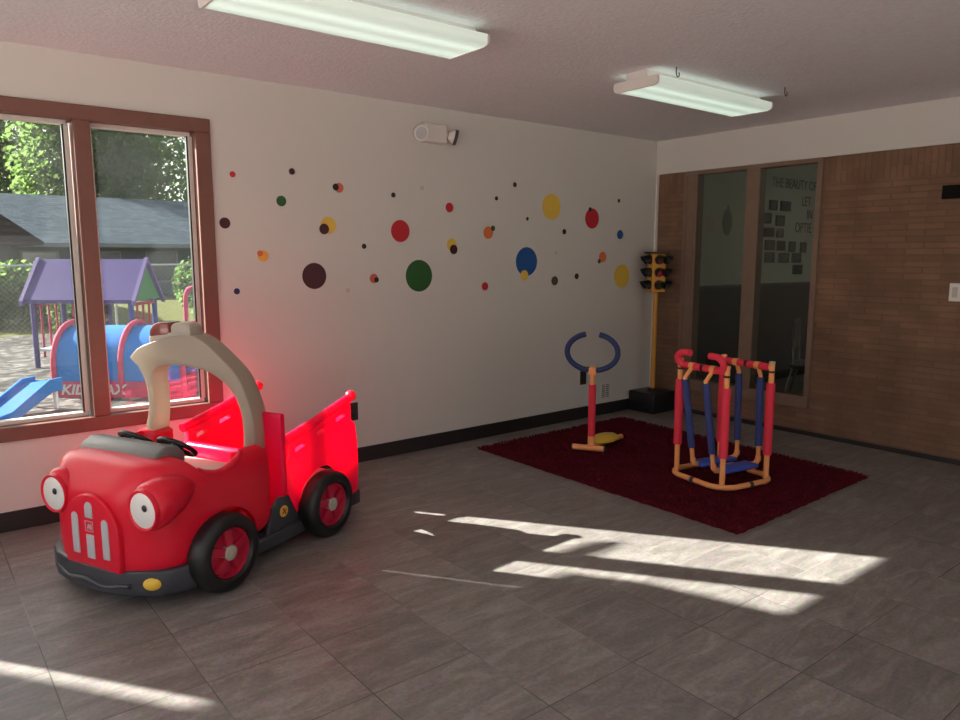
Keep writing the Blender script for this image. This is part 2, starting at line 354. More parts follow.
# window_1: three lights in a brown frame
w1 = empty('window_1', (-5.5, 0.0, WZ0)); w1['kind'] = 'structure'
def rel(bm, o): bmesh.ops.translate(bm, verts=bm.verts, vec=-Vector(o)); return bm
WO = (-5.5, 0.0, WZ0)
LIGHTS = [(-6.87, -6.375), (-6.24, -4.77), (-4.67, -4.146)]
Z0, Z1 = 0.545, 2.105
bm = bmesh.new()
box(bm, -6.95, -4.05, -0.022, 0.135, Z1, WZ1); box(bm, -6.95, -4.05, -0.022, 0.135, WZ0, Z0)
for a, b in ((-6.95, -6.86), (-6.375, -6.24), (-4.75, -4.67), (-4.135, -4.05)): box(bm, a, b, -0.020, 0.133, Z0, Z1)
o = struct('frame', rel(bm, WO), M_brown, w1, bevel=0.006)
for a, b in LIGHTS:
    bm = bmesh.new(); s = 0.022
    box(bm, a, b, 0.045, 0.10, Z1 - s, Z1); box(bm, a, b, 0.045, 0.10, Z0, Z0 + s); box(bm, a, a + s * .8, 0.045, 0.10, Z0 + s, Z1 - s); box(bm, b - s * .6, b + .011, 0.045, 0.10, Z0 + s, Z1 - s)
    so = struct('sash', rel(bm, WO), M_sash, w1, bevel=0.003)
    struct('pane', rel(bx(a + s * .8, b - s * .6, 0.072, 0.076, Z0 + s, Z1 - s), WO), M_glass, so)
    struct('gasket', rel(bx(b - s * .6 - .009, b - s * .6, 0.046, 0.071, Z0 + s, Z1 - s), WO), M_black, so)
# window_2: brown wooden frame in the brick wall
w2 = empty('window_2', (0.05, -0.91, 0.215)); w2['kind'] = 'structure'; WO2 = (0.05, -0.91, 0.215)
bm = bmesh.new()
for y0, y1 in ((-0.445, -0.31), (-1.035, -0.917), (-1.545, -1.505)): box(bm, 0.0, 0.10, y0, y1, 0.31, 2.112)
box(bm, 0.0, 0.10, -1.545, -0.31, 2.112, BT); box(bm, -0.005, 0.10, -1.545, -0.31, 0.215, 0.31)
struct('frame', rel(bm, WO2), M_brown2, w2, bevel=0.004)
bm = bmesh.new(); box(bm, -0.006, 0.0, -0.345, -0.312, 0.31, 2.112); box(bm, -0.006, 0.0, -0.425, -0.405, 0.31, 2.112); struct('jamb_bead', rel(bm, WO2), M_brown2, w2)
for y0, y1 in ((-0.917, -0.445), (-1.505, -1.035)):
    struct('pane', rel(bx(0.012, 0.018, y0, y1, 0.31, 2.112), WO2), M_glass2, w2)
# frames of the assumed windows, put in for fill light
def plain_window(name, axis, p, a0, a1, z0, z1, n):
    w = empty(name, (p, (a0 + a1) / 2, z0) if axis == 'x' else ((a0 + a1) / 2, p, z0)); w['kind'] = 'structure'
    bm = bmesh.new(); q = []
    for i in range(n + 1):
        u = a0 + (a1 - a0) * i / n; q.append((u - .03 if 0 < i < n else u - (.06 if i == n else 0), u + .03 if 0 < i < n else u + (.06 if i == 0 else 0), z0 + .06, z1 - .06))
    q += [(a0, a1, z0, z0 + .06), (a0, a1, z1 - .06, z1)]
    for u0, u1, zz0, zz1 in q:
        if axis == 'x': box(bm, p - .05, p + .05, u0, u1, zz0, zz1)
        else: box(bm, u0, u1, p - .05, p + .05, zz0, zz1)
    struct('frame', rel(bm, w.location), M_brown, w)
plain_window('fill_window_3', 'x', XL - .075, -5.6, -0.6, 0.25, 2.3, 4)
plain_window('fill_window_5', 'y', YR - .075, -2.0, -0.4, 0.5, 2.2, 2)
plain_window('fill_window_4', 'y', YR - .075, -7.3, -4.95, 0.15, 2.32, 2)

# the room beyond the inner window
M_back = mat('back_room_paint', (0.60, 0.64, 0.56), 0.7)
struct('wall_beyond', bx(0.12, 4.6, 0.05, 0.16, 0, H), M_back)
struct('wall_beyond_right', bx(4.5, 4.6, YR, 0.05, 0, H), M_back)
struct('wall_beyond_back', bx(0.12, 4.5, -4.6, -4.5, 0, H), M_back)
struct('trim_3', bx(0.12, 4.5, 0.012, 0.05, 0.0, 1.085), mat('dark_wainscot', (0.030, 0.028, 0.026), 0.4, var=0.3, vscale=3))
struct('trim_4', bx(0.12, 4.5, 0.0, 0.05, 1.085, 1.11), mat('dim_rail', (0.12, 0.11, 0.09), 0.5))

# ------------------------------------------------------------------ ceiling lights
M_lens = lamp_mat()
def ceiling_light(x0, x1, yc, label):
    xc = (x0 + x1) / 2; L2 = (x1 - x0) / 2
    t = thing('ceiling_light', label, 'ceiling light', (xc, yc, H), 0, 'fluorescent ceiling lights')
    prof = [(-0.145, -0.040), (-0.155, -0.046), (-0.157, -0.072), (-0.149, -0.087), (-0.13, -0.095), (0.13, -0.095), (0.149, -0.087), (0.157, -0.072), (0.155, -0.046), (0.145, -0.040)]
    obj('diffuser', pr(prof, -L2 + .012, L2 - .012, 'x'), M_lens, t, smooth=50)
    obj('housing', bx(-L2 + .01, L2 - .01, -0.075, 0.075, -0.0395, 0.0), M_metal, t)
    big = [(u * 1.03, v * 1.03) for u, v in prof]
    for s in (-1, 1):
        obj('end_cap', pr(big, s * (L2 - .012), s * L2, 'x'), M_metal, t, bevel=0.002)
    return t
ceiling_light(-4.53, -3.345, -1.515, 'long fluorescent wrap light nearest the window, cut by top edge of photo')
ceiling_light(-2.165, -0.985, -1.53, 'glowing fluorescent wrap light on the ceiling in front of brick wall')
for x, y, lab in ((-2.06, -1.73, 'tiny bent wire hook on ceiling at left end of glowing light'), (-1.134, -1.85, 'tiny wire hook on ceiling behind right end of glowing light')):
    k = tag(obj('ceiling_hook', tb(smooth_pts([(0, 0, 0), (0, 0, -.03), (.012, 0, -.05), (.026, 0, -.042), (.024, 0, -.024)], 4), 0.0035, 8), M_char, smooth=60), lab, 'hook'); k.location = (x, y, H)
# added fill lamp for the back room (out of sight above the window head)
t = thing('fill_lamp', 'added unseen round fill lamp on the ceiling of the room beyond the inner window', 'ceiling light', (2.6, -2.2, H))
obj('base_plate', lt([(0, 0), (.16, 0), (.16, -.02), (0, -.02)], 24), M_metal, t)
lens = obj('lens', lt([(.15, -.02), (.14, -.06), (.10, -.085), (0, -.095)], 24), None or mat('fill_lens', (.8, .8, .75), .4), t, smooth=40)
b = lens.data.materials[0].node_tree.nodes['Principled BSDF']; b.inputs['Emission Color'].default_value = (1, .95, .8, 1); b.inputs['Emission Strength'].default_value = 26.0

# ------------------------------------------------------------------ things on the walls
t = thing('emergency_light', 'white twin-head emergency light high on the dotted wall', 'emergency light', (-2.505, 0.0, 2.253))
obj('case', bx(-.098, .098, -.065, 0, -.062, .066), mat('ivory_lamp_case', (.74, .70, .66), .45), t, bevel=.012, smooth=30)
M_lamp = mat('ivory_lamp_case', (.74, .70, .66), .45)
for s in (-1, 1):
    hm = Matrix.Translation((s * .135, -.060, -.008)) @ Matrix.Rotation(s * R(62) if s > 0 else R(-14), 4, 'Z') @ Matrix.Rotation(R(14), 4, 'X')
    def hb(prof, seg=24):
        bm = lt(prof, seg, 'y'); bm.transform(hm); return bm
    hd = obj('lamp_head', hb([(0, .022), (.026, .02), (.040, .0), (.050, -.026), (.050, -.036), (.043, -.036), (0, -.032)]), M_lamp, t, smooth=40)
    obj('bezel', hb([(.050, -.016), (.0545, -.016), (.0545, -.039), (.050, -.039), (.050, -.016)]), M_char if s > 0 else M_metal, hd, smooth=40)
    obj('lens', hb([(0, -.041), (.026, -.039), (.042, -.0365)], 20), M_silver, hd, smooth=60)
    obj('bracket', bx(s * .122 - .022, s * .122 + .022, -.045, 0.0, -.016, .016), M_lamp, t, bevel=.004)
M_outlet = mat('brown_outlet', (0.035, 0.024, 0.018), 0.4)
def outlet(x, z, label):
    t = thing('wall_outlet', label, 'outlet', (x, 0, z))
    obj('cover_plate', bx(-.037, .037, -.006, 0, -.061, .061), M_outlet, t, bevel=.002)
    for s in (-1, 1):
        f = obj('socket', bx(-.017, .017, -.0085, -.006, s * .024 - .016, s * .024 + .016), mat('dark_socket', (.02, .015, .012), .4), t, bevel=.002)
outlet(-3.173, .361, 'brown wall outlet just behind the rear rail of the red toy truck')
outlet(-.917, .360, 'brown wall outlet low on wall left of the metal air vent')
t = thing('air_vent', 'small white louvred air vent low on dotted wall near the corner', 'vent', (-.628, 0, .211))
bm = bmesh.new()
for a in ((-.06, .06, -.008, 0, .058, .068), (-.06, .06, -.008, 0, -.068, -.058), (-.06, -.05, -.008, 0, -.058, .058), (.05, .06, -.008, 0, -.058, .058)): box(bm, *a)
obj('vent_frame', bm, M_wall, t)
obj('duct_backing', bx(-.05, .05, -.0015, -.0002, -.058, .058), M_black, t)
for i in range(6):
    bm = bx(-.05, .05, -.0075, -.002, -.005, .005); bmesh.ops.translate(bm, verts=bm.verts, vec=(0, 0, -.046 + i * .0185))
    obj('louver', bm, M_wall, t)
bm = bx(-.003, .003, -.0082, -.002, -.058, .058); obj('centre_bar', bm, M_wall, t)
t = thing('wall_sign', 'black sign box high on the brick wall at right edge of photo', 'sign', (.025, -2.545, 1.83))
obj('panel', bx(-.04, -.012, -.17, .17, -.044, .044), mat('matt_black', (.006, .006, .006), .7, spec=.1), t, bevel=.004)
obj('mounting_plate', bx(-.012, 0, -.15, .15, -.03, .03), M_char, t)
t = thing('light_switch', 'pale double light switch plate on brick wall at right edge of photo', 'switch', (.025, -2.523, 1.168))
obj('cover_plate', bx(-.009, 0, -.062, .062, -.06, .06), M_white, t, bevel=.003)
for s in (-1, 1):
    rk = obj('rocker', bx(-.014, -.009, s * .027 - .016, s * .027 + .016, -.034, .034), mat('aged_switch', (.55, .5, .42), .4), t, bevel=.002)

DC = {'red': (.50, .012, .025), 'maroon': (.055, .008, .014), 'black': (.012, .010, .010), 'coral': (.62, .13, .085), 'green': (.018, .10, .022), 'yellow': (.75, .50, .07), 'amber': (.80, .40, .06),
      'navy': (.02, .025, .11), 'blue': (.012, .085, .30), 'orange': (.70, .17, .05), 'dark green': (.035, .08, .03), 'beige': (.56, .46, .40), 'olive': (.06, .055, .02)}
# x, z on the wall, radius, colour, layer, label
from_px = []
def wall_pt(px, py):
    r_ = Vector((math.cos(YAW), -math.sin(YAW), 0)); u_ = r_.cross(fw)
    d = fw + r_ * (px - 480) / 728.7 - u_ * (py - 360) / 728.7
    k = -cam.location.y / d.y
    return cam.location.x + d.x * k, cam.location.z + d.z * k, k
DOTS = [
 (232.5,174.3,3.0,'red',0,'small red wall dot nearest the upper right corner of the window frame'),
 (291.8,171.5,3.2,'maroon',0,'small dark maroon wall dot, the highest one right of the window'),
 (339,187.8,4.9,'coral',0,'coral wall dot overlapped on its left by a small black dot'),
 (335.5,187,3.4,'black',1,'small black wall dot lapping the left side of a coral dot'),
 (281.3,201,5.2,'green',0,'small green wall dot, second from the window in upper row'),
 (224.8,223,5.5,'maroon',0,'dark maroon wall dot right beside the window frame'),
 (328.3,225.3,8.4,'yellow',0,'yellow wall dot with a maroon dot over its lower left'),
 (324,229,5.3,'maroon',1,'maroon wall dot lapping the lower left of a yellow dot'),
 (393.3,195,2.5,'black',0,'tiny black wall dot straight above the medium red dot'),
 (422,188,2.2,'beige',0,'faint tiny beige wall dot, the higher of two faint ones'),
 (400.3,231,10.9,'red',0,'medium red wall dot above the large green one'),
 (364,246.3,2.6,'black',0,'tiny black wall dot below and left of the medium red dot'),
 (263,256,5.7,'amber',0,'amber wall dot with a small orange dot on its left'),
 (260,253.3,3.0,'orange',1,'small orange wall dot on the left edge of an amber dot'),
 (314.3,276,13.0,'maroon',0,'large dark maroon wall dot above the toy truck arch'),
 (373.8,278.5,4.8,'coral',0,'coral wall dot with black lower right, left of the large green dot'),
 (376.3,279.8,2.7,'black',1,'tiny black wall dot on coral dot left of the large green dot'),
 (419,275.8,15.8,'green',0,'large green wall dot in the middle of the wall'),
 (236.8,291.3,3.1,'navy',0,'small navy wall dot, the lowest one beside the window'),
 (347.8,290.3,2.3,'beige',0,'faint tiny beige wall dot right of the large maroon one'),
 (449.4,207.5,4.8,'red',0,'small red wall dot above a yellow and maroon pair'),
 (496.4,198.4,2.1,'black',0,'tiny black wall dot, left of the two above the orange dot'),
 (514.8,184.7,2.4,'black',0,'tiny black wall dot, highest of all on the right half'),
 (551.5,206.8,12.7,'yellow',0,'large yellow wall dot high above the blue one'),
 (488.2,232.7,6.1,'orange',0,'orange wall dot with dark green dot at its upper right'),
 (492.8,228.3,2.7,'dark green',1,'tiny dark green wall dot at upper right of an orange dot'),
 (527.3,218.8,1.8,'black',0,'tiny dark wall dot just left of and below the large yellow dot'),
 (451.6,244.6,6.1,'yellow',0,'yellow wall dot with a maroon dot over its lower right'),
 (453.5,249.4,4.7,'maroon',1,'maroon wall dot over the lower right of a yellow dot'),
 (526.5,261.6,14.3,'blue',0,'large blue wall dot with small yellow dot at its foot'),
 (524.2,275.3,5.1,'yellow',1,'small yellow wall dot on the lower edge of the large blue dot'),
 (484.9,286.3,4.1,'red',0,'small red wall dot, the lowest one left of the large blue dot'),
 (592,218.5,10.0,'red',0,'medium red wall dot with a black nub on top, near the corner'),
 (590,209.4,2.2,'black',1,'tiny black wall dot on the top of a red dot'),
 (564.2,231.7,2.7,'black',0,'tiny black wall dot below the large yellow one'),
 (618.8,200.8,1.9,'black',0,'tiny black wall dot above the small blue one'),
 (620,234.6,4.5,'blue',0,'small blue wall dot above the yellow one beside the traffic light'),
 (602.5,257.1,5.3,'orange',0,'orange wall dot with a green dot at its lower left'),
 (599.1,261.2,2.3,'dark green',1,'tiny dark green wall dot at lower left of an orange dot'),
 (621.7,276,11.5,'yellow',0,'large yellow wall dot nearest the toy traffic light'),
 (554.6,280.8,4.5,'olive',0,'small dark olive wall dot below the large blue dot, to its right'),
 (576.6,276.3,2.9,'black',0,'tiny black wall dot low between the blue and orange dots'),
 (555.8,253,1.6,'beige',0,'faint tiny beige wall dot right of the large blue dot'),
]
for px, py, rv, c, lay, lab in DOTS:
    x, z, k = wall_pt(px, py); rad = rv * k / 728.7 * 1.0
    m = mat('decal_' + c.replace(' ', '_'), DC[c], .45)
    o = tag(obj('wall_dot', lt([(0, -.0012), (rad, -.0012), (rad, 0), (0, 0)], 40, 'y'), m), lab, 'wall sticker', 'dot stickers on the white wall')
    o.location = (x, -.0006 - .0013 * lay, z)

# ------------------------------------------------------------------ lettering and pictures on the wall of the next room
M_ink = mat('dim_ink', (0.13, 0.13, 0.11), .6)
rotw = Matrix.Rotation(R(90), 4, 'X')
t = thing('wall_lettering', 'dark lettering on the wall seen through the inner window', 'lettering', (2.02, .05, 2.0))
for body, x, z, s in (('THE BEAUTY OF', 2.06, 2.165, .155), ('LET', 2.72, 1.985, .155), ('IN', 2.85, 1.84, .150), ('OPTIE', 2.60, 1.68, .165)):
    text_mesh('word', body, s, M_ink, t, .002, Matrix.Translation((x - 2.02, -.002, z - 2.0)) @ Matrix.Diagonal((.86, 1, 1, 1)) @ rotw)
PH = [(2.10,1.935,.15,.11,'left of the top row'),(2.36,1.935,.20,.11,'right of the top row'),(1.98,1.79,.17,.115,'left of the second row'),(2.26,1.77,.17,.115,'right of the second row'),
 (2.04,1.64,.19,.10,'left of the third row'),(2.27,1.635,.13,.10,'right of the third row'),(2.07,1.50,.19,.11,'first of the fourth row'),(2.31,1.495,.16,.11,'second of the fourth row'),(2.55,1.485,.13,.12,'third of the fourth row'),(2.80,1.48,.12,.12,'last of the fourth row'),
 (2.08,1.365,.19,.115,'first of the fifth row'),(2.38,1.36,.21,.11,'second of the fifth row'),(2.66,1.36,.19,.11,'third of the fifth row'),(2.70,1.225,.20,.11,'alone in the bottom row')]
for i, (x, z, w, h, pl) in enumerate(PH):
    z += .03
    t = thing('picture_frame', 'small dark framed picture seen through the inner window, ' + pl, 'picture', (x, .05, z), 0, 'framed pictures beyond the inner window')
    bm = bmesh.new(); f_ = .012
    for a in ((-w/2, w/2, -.018, 0, h/2 - f_, h/2), (-w/2, w/2, -.018, 0, -h/2, -h/2 + f_), (-w/2, -w/2 + f_, -.018, 0, -h/2 + f_, h/2 - f_), (w/2 - f_, w/2, -.018, 0, -h/2 + f_, h/2 - f_)): box(bm, *a)
    obj('frame', bm, mat('dim_frame', (.10, .095, .08), .4), t)
    obj('picture', bx(-w/2 + f_, w/2 - f_, -.010, -.002, -h/2 + f_, h/2 - f_), mat('print_%d' % (i % 3), [(.16, .155, .135), (.10, .10, .085), (.20, .19, .17)][i % 3], .3, var=.5, vscale=25), t)
t = thing('wall_plaque', 'dim oval plaque on the wall behind the left inner pane', 'plaque', (1.24, .05, 1.755))
obj('plaque', lt([(0, -.012), (.075, -.012), (.085, -.004), (.085, 0), (0, 0)], 24, 'y'), mat('dim_plaque', (.30, .31, .26), .5), t, smooth=40)
obj('hanger', tb([(0, -.006, .08), (0, -.006, .11)], .008, 8), mat('dim_plaque', (.3, .31, .26), .5), t)
t.scale = (1, 1, 1.6)
# chrome legged chairs beyond the glass
def metal_chair(loc, rz, label):
    t = thing('metal_chair', label, 'chair', loc, rz)
    obj('seat', bx(-.2, .2, -.2, .2, .43, .47), M_black, t, bevel=.015)
    obj('backrest', bx(-.2, .2, .17, .2, .60, .85), M_black, t, bevel=.012)
    for sx in (-1, 1):
        obj('leg', tb([(sx * .19, -.26, 0), (sx * .17, -.16, .44)], .011, 8), M_chrome, t)
        obj('leg', tb([(sx * .19, .27, 0), (sx * .17, .17, .44), (sx * .17, .185, .82)], .011, 8), M_chrome, t)
metal_chair((.80, -1.20, 0), R(20), 'chrome legged chair seen through the lower right of the inner window')

# ------------------------------------------------------------------ rug
rug = thing('rug', 'dark red shaggy rug under the two exercise toys', 'rug', (-1.49, -1.30, 0))
RC = [Vector((-2.285, -.239)), Vector((-.647, -.221)), Vector((-.748, -2.358)), Vector((-2.288, -2.385))]
M_rug = mat('burgundy_pile', (0.115, 0.010, 0.020), .95, spec=.1, var=.35, vscale=9)
bm = bmesh.new(); NX, NY = 60, 80; G = []
def rug_pt(u, v): return (RC[0] * (1 - u) + RC[1] * u) * (1 - v) + (RC[3] * (1 - u) + RC[2] * u) * v
for j in range(NY + 1):
    for i in range(NX + 1):
        p = rug_pt(i / NX, j / NY); ed = i in (0, NX) or j in (0, NY)
        G.append(bm.verts.new((p.x + 1.49 + (random.uniform(-.006, .006) if ed else 0), p.y + 1.30 + (random.uniform(-.006, .006) if ed else 0), .002 if ed else .010 + random.uniform(-.002, .002))))
for j in range(NY):
    for i in range(NX): bm.faces.new((G[j*(NX+1)+i], G[j*(NX+1)+i+1], G[(j+1)*(NX+1)+i+1], G[(j+1)*(NX+1)+i]))
obj('backing', bm, M_rug, rug, smooth=60)
vs, fs = [], []
for k in range(42000):
    u, v = random.random(), random.random(); p = rug_pt(u, v); a = random.uniform(0, 2 * PI); w = .004; ln = random.uniform(.008, .016)
    bz = .008; b0 = Vector((p.x + 1.49, p.y + 1.30, bz)); d = Vector((math.cos(a), math.sin(a), 0)); e = Vector((-d.y, d.x, 0))
    n = len(vs); tip = b0 + e * random.uniform(-.010, .010) + Vector((0, 0, ln))
    vs += [b0 - d * w, b0 + d * w, tip + d * w * .6, tip - d * w * .6]; fs.append((n, n + 1, n + 2, n + 3))
me = bpy.data.meshes.new('pile'); me.from_pydata(vs, [], fs); me.materials.append(M_rug); o = bpy.data.objects.new('pile', me); COL.objects.link(o); o.parent = rug; o['kind'] = 'stuff'

# ------------------------------------------------------------------ toy traffic light in the corner
t = thing('toy_traffic_light', 'yellow and black toy traffic light on a pole in the corner', 'traffic light', (-.165, -.165, 0))
obj('base_box', bx(-.155, .150, -.14, .150, 0, .185), M_black, t, bevel=.012, smooth=30)
obj('collar', lt([(0, .185), (.045, .185), (.045, .20), (.026, .21), (0, .21)], 24), M_black, t, smooth=40)
obj('pole', lt([(0, .17), (.021, .17), (.021, 1.11), (0, 1.11)], 20), mat('mustard_pole', (.62, .30, .035), .45), t, smooth=40)
M_must = mat('mustard_case', (.62, .30, .04), .45)
hd = obj('signal_head', bx(-.062, .062, -.062, .062, 1.09, 1.43), M_must, t, bevel=.008, smooth=30)
A1 = R(242.7); hd.rotation_euler = (0, 0, A1)
obj('cap', bx(-.085, .085, -.085, .085, 1.43, 1.447), M_black, hd, bevel=.004)
for q in range(4):
    for i in range(3):
        z = 1.375 - i * .112; mw = Matrix.Rotation(q * PI / 2, 4, 'Z')
        bm = lt([(0, .0705), (.025, .0685), (.04, .0625), (.04, .0615), (0, .0615)], 20, 'x', (0, 0, z)); bm.transform(mw)
        lens_m = mat('red_lens', (.42, .02, .06), .25) if i == 1 else mat('dark_lens', (.07, .018, .012), .3) if i == 0 else mat('green_dark_lens', (.012, .02, .015), .3)
        obj('signal_lens', bm, lens_m, hd, smooth=50)
        bm = bmesh.new(); ring_o, ring_i = [], []
        for k in range(15):
            a = R(-35) + R(250) * k / 14; cy, cz = math.cos(a), math.sin(a)
            ln = .03 + .06 * max(0.0, (cz + .6) / 1.6)
            ring_o.append((bm.verts.new((.0621, cy * .046, z + cz * .046)), bm.verts.new((.0621 + ln, cy * .046, z + cz * .046 - .012))))
            ring_i.append((bm.verts.new((.0621, cy * .041, z + cz * .041)), bm.verts.new((.0621 + ln, cy * .041, z + cz * .041 - .012))))
        for k in range(14):
            for a_, b_ in ((ring_o[k], ring_o[k+1]), (ring_i[k], ring_i[k+1])): bm.faces.new((a_[0], b_[0], b_[1], a_[1]))
            bm.faces.new((ring_o[k][1], ring_o[k+1][1], ring_i[k+1][1], ring_i[k][1]))
        bm.transform(mw); obj('visor', bm, M_black, hd, smooth=40)

# ------------------------------------------------------------------ stepper toy with open blue ring
bar_d = Vector((.514, -.857, 0)); t = thing('twist_stepper', 'orange and red stepper toy with open navy ring handle on rug', 'exercise toy', (-1.705, -.835, .026))
Zr = Matrix(((bar_d.x, -bar_d.y, 0, 0), (bar_d.y, bar_d.x, 0, 0), (0, 0, 1, 0), (0, 0, 0, 1)))
def tf(bm): bm.transform(Zr); return bm
obj('base_bar', tf(tb([(-.125, -.045, .022), (.105, -.045, .022)], .021, 14)), M_orange, t, smooth=50)
for s in (-1, 1): obj('end_cap', tf(tb([(s * .113 - .01, -.045, .022), (s * .121 - .01, -.045, .022)], .0225, 14)), M_char, t, smooth=50)
pd = Vector((.99, .14, 0))
obj('foot_tube', tb([(-.01, 0, .024), Vector((0, 0, .024)) + pd * .40], .019, 12), M_orange, t, smooth=50)
o = obj('foot_plate', lt([(0, -.014), (.08, -.014), (.10, -.006), (.10, .006), (.08, .016), (.03, .022), (0, .023)], 28, 'z'), M_yellow, t, smooth=40)
o.location = Vector((0, 0, .050)) + pd * .175; o.scale = (1.35, .78, 1.5); o.rotation_euler = (0, 0, math.atan2(pd.y, pd.x))
obj('post_socket', lt([(0, 0), (.036, 0), (.036, .03), (.027, .045), (.026, .10), (0, .10)], 16), M_orange, t, smooth=40)
obj('post', lt([(0, .05), (.0185, .05), (.0185, .61), (0, .61)], 16), M_orange, t, smooth=40)
obj('foam_sleeve', lt([(0, .10), (.0265, .10), (.0265, .475), (0, .475)], 18), M_foam_r, t, smooth=40)
obj('handle_clamp', tf(bx(-.030, .030, -.020, .020, .545, .60)), M_orange, t, bevel=.01, smooth=30)
for s in (-1, 1):
    pts = [(.02 * s, 0, .585)]
    for k in range(15):
        a = R(-78) + R(152) * k / 14
        pts.append((s * math.cos(a) * .182 - .006, 0, .708 + math.sin(a) * .132))
    obj('ring_handle', tf(tb(pts, .0195, 14)), M_navy, t, smooth=50)

# ------------------------------------------------------------------ air walker
CX, CY, TH, A_ = -1.571, -1.81, -.1738, .189
t = thing('air_walker', 'toy air walker with red posts and blue padded swing arms on rug', 'exercise toy', (CX, CY, .026), TH)
hx = A_; PH_ = .735; CB = .713
c0, c1 = hx + .046, hx - .030
ring = [(-c0, c1), (-c0, -c1), (-c1, -c0), (c1, -c0), (c0, -c1), (c0, c1), (c1, c0), (-c1, c0)]
rp = []
for k in range(8):          # octagon with eased corners
    a, b_, c = Vector((*ring[k - 1], .021)), Vector((*ring[k], .021)), Vector((*ring[(k + 1) % 8], .021))
    rp += [b_ + (a - b_).normalized() * .03, b_ + (a - b_).normalized() * .012 + (c - b_).normalized() * .012, b_ + (c - b_).normalized() * .03]
obj('base_ring', tb(rp, .0165, 12, True), M_orange, t, smooth=60)
for k in range(0, 8, 2):
    a, b_ = Vector((*ring[k], .021)), Vector((*ring[(k + 1) % 8], .021)); m_ = a * .5 + b_ * .5; d = (b_ - a).normalized() * .014
    obj('ring_joint', tb([m_ - d, m_ + d], .0185, 12), M_char, t, smooth=50)
for sx in (-1, 1):
    for sy in (-1, 1):
        at = (sx * hx, sy * hx, 0)
        p = obj('post', lt([(0, .02), (.0165, .02), (.0165, PH_), (0, PH_)], 14, 'z', at), M_orange, t, smooth=40)
        z0 = .20 if sx < 0 else .17
        obj('foam_sleeve', lt([(0, z0), (.026, z0), (.026, .618), (0, .618)], 16, 'z', at), M_foam_r, p, smooth=40)
        obj('post_cap', lt([(0, PH_), (.019, PH_), (.019, PH_ + .014), (0, PH_ + .017)], 14, 'z', at), M_orange if not (sx > 0 and sy < 0) else M_beige, p, smooth=40)
        obj('collar', lt([(.0165, CB - .032), (.0195, CB - .032), (.0195, CB - .02), (.0165, CB - .02), (.0165, CB - .032)], 14, 'z', at), M_black, p, smooth=40)
for sx in (-1, 1):
    x = sx * hx
    obj('crossbar', tb([(x, -hx, CB), (x, hx, CB)], .0135, 12), M_orange, t, smooth=50)
    obj('bar_joint', tb([(x, -.010, CB), (x, .010, CB)], .0205, 12), M_black, t, smooth=50)
    for sy in (-1, 1):
        obj('crossbar_foam', tb([(x, sy * .011, CB), (x, sy * (hx - .02), CB)], .0225, 14), M_foam_r, t, smooth=50)
for sy in (-1, 1):   # curved grips on the bar nearer the stepper
    pts = smooth_pts([(-hx - .01, sy * (hx - .03), CB), (-hx - .025, sy * (hx - .008), CB + .025), (-hx - .03, sy * (hx - .006), CB + .055), (-hx - .03, sy * (hx - .045), CB + .082), (-hx - .03, sy * (hx - .11), CB + .084)], 5)
    obj('grip', tb(pts, .0205, 14), M_foam_r, t, smooth=50)
for sy in (-1, 1):       # two swinging foot boards, each on a front and a rear arm
    y = sy * .085
    for sx, xb, xh in ((-1, -.155, -.25), (1, .235, .215)):
        a = Vector((sx * hx, y, CB)); b_ = Vector((xh, y, CB - .065)); c = Vector((xb, y, .108))
        arm = obj('swing_arm', tb([a, b_, b_ + (c - b_) * .5, c], .0135, 12), M_orange, t, smooth=50)
        obj('arm_foam', tb([b_ + (c - b_) * .02, b_ + (c - b_) * .83], .0215, 14), M_foam_b, arm, smooth=50)
        obj('arm_hook', tb([a + Vector((0, -.018, 0)), a + Vector((0, .018, 0))], .0245, 14), M_orange, arm, smooth=50)
        obj('foot_elbow', tb([c + Vector((0, 0, .02)), c, c + Vector((-sx * .02, 0, -.022)), c + Vector((-sx * .055, 0, -.026))], .0175, 12), M_orange, arm, smooth=50)
    obj('foot_board', bx(-.125, .185, y - .055, y + .055, .070, .098), M_blue, t, bevel=.012, smooth=30)

# ------------------------------------------------------------------ the red toy fire truck (x forward, y towards the camera side)
TR = thing('toy_fire_truck', 'big red plastic toy fire truck with googly headlights and beige roof arch', 'toy truck', (-4.7125, -1.0036, 0), R(204.65))
WR = .168
def cyl_cut(x, z, r, y0, y1): return obj('cutter', lt([(0, y0), (r, y0), (r, y1), (0, y1)], 40, 'y', (x, 0, z)), M_red)
# cab: lofted shell, then hollowed
SEC = [(-.345, .345, .16, .56), (-.335, .358, .13, .585), (-.30, .368, .12, .60), (-.2, .374, .11, .60), (-.1, .376, .11, .595), (0, .376, .11, .592), (.06, .374, .11, .590), (.12, .368, .11, .590), (.17, .358, .11, .590),
       (.205, .338, .11, .586), (.235, .312, .11, .572), (.262, .278, .11, .545), (.285, .238, .115, .510), (.304, .200, .12, .478), (.314, .165, .14, .45)]
bm = bmesh.new(); rings = []
NS = 56
for x, w, z0, z1 in SEC:
    zc, hh = (z0 + z1) / 2, (z1 - z0) / 2; rg = []
    for k in range(NS):
        a = 2 * PI * k / NS; c, s = math.cos(a), math.sin(a); e = 2 / 5.5
        rg.append(bm.verts.new((x, w * math.copysign(abs(c) ** e, c), zc + hh * math.copysign(abs(s) ** e, s))))
    rings.append(rg)
for a, b_ in zip(rings, rings[1:]):
    for k in range(NS): bm.faces.new((a[k], a[(k + 1) % NS], b_[(k + 1) % NS], b_[k]))
bm.faces.new(rings[0]); bm.faces.new(rings[-1][::-1])
cab = obj('cab_body', bm, M_red_cab)
cav = obj('cutter', pr([(-.5, .20), (.0, .20), (.03, .30), (.035, .52), (.02, .9), (-.5, .9)], -.335, .335), M_red)
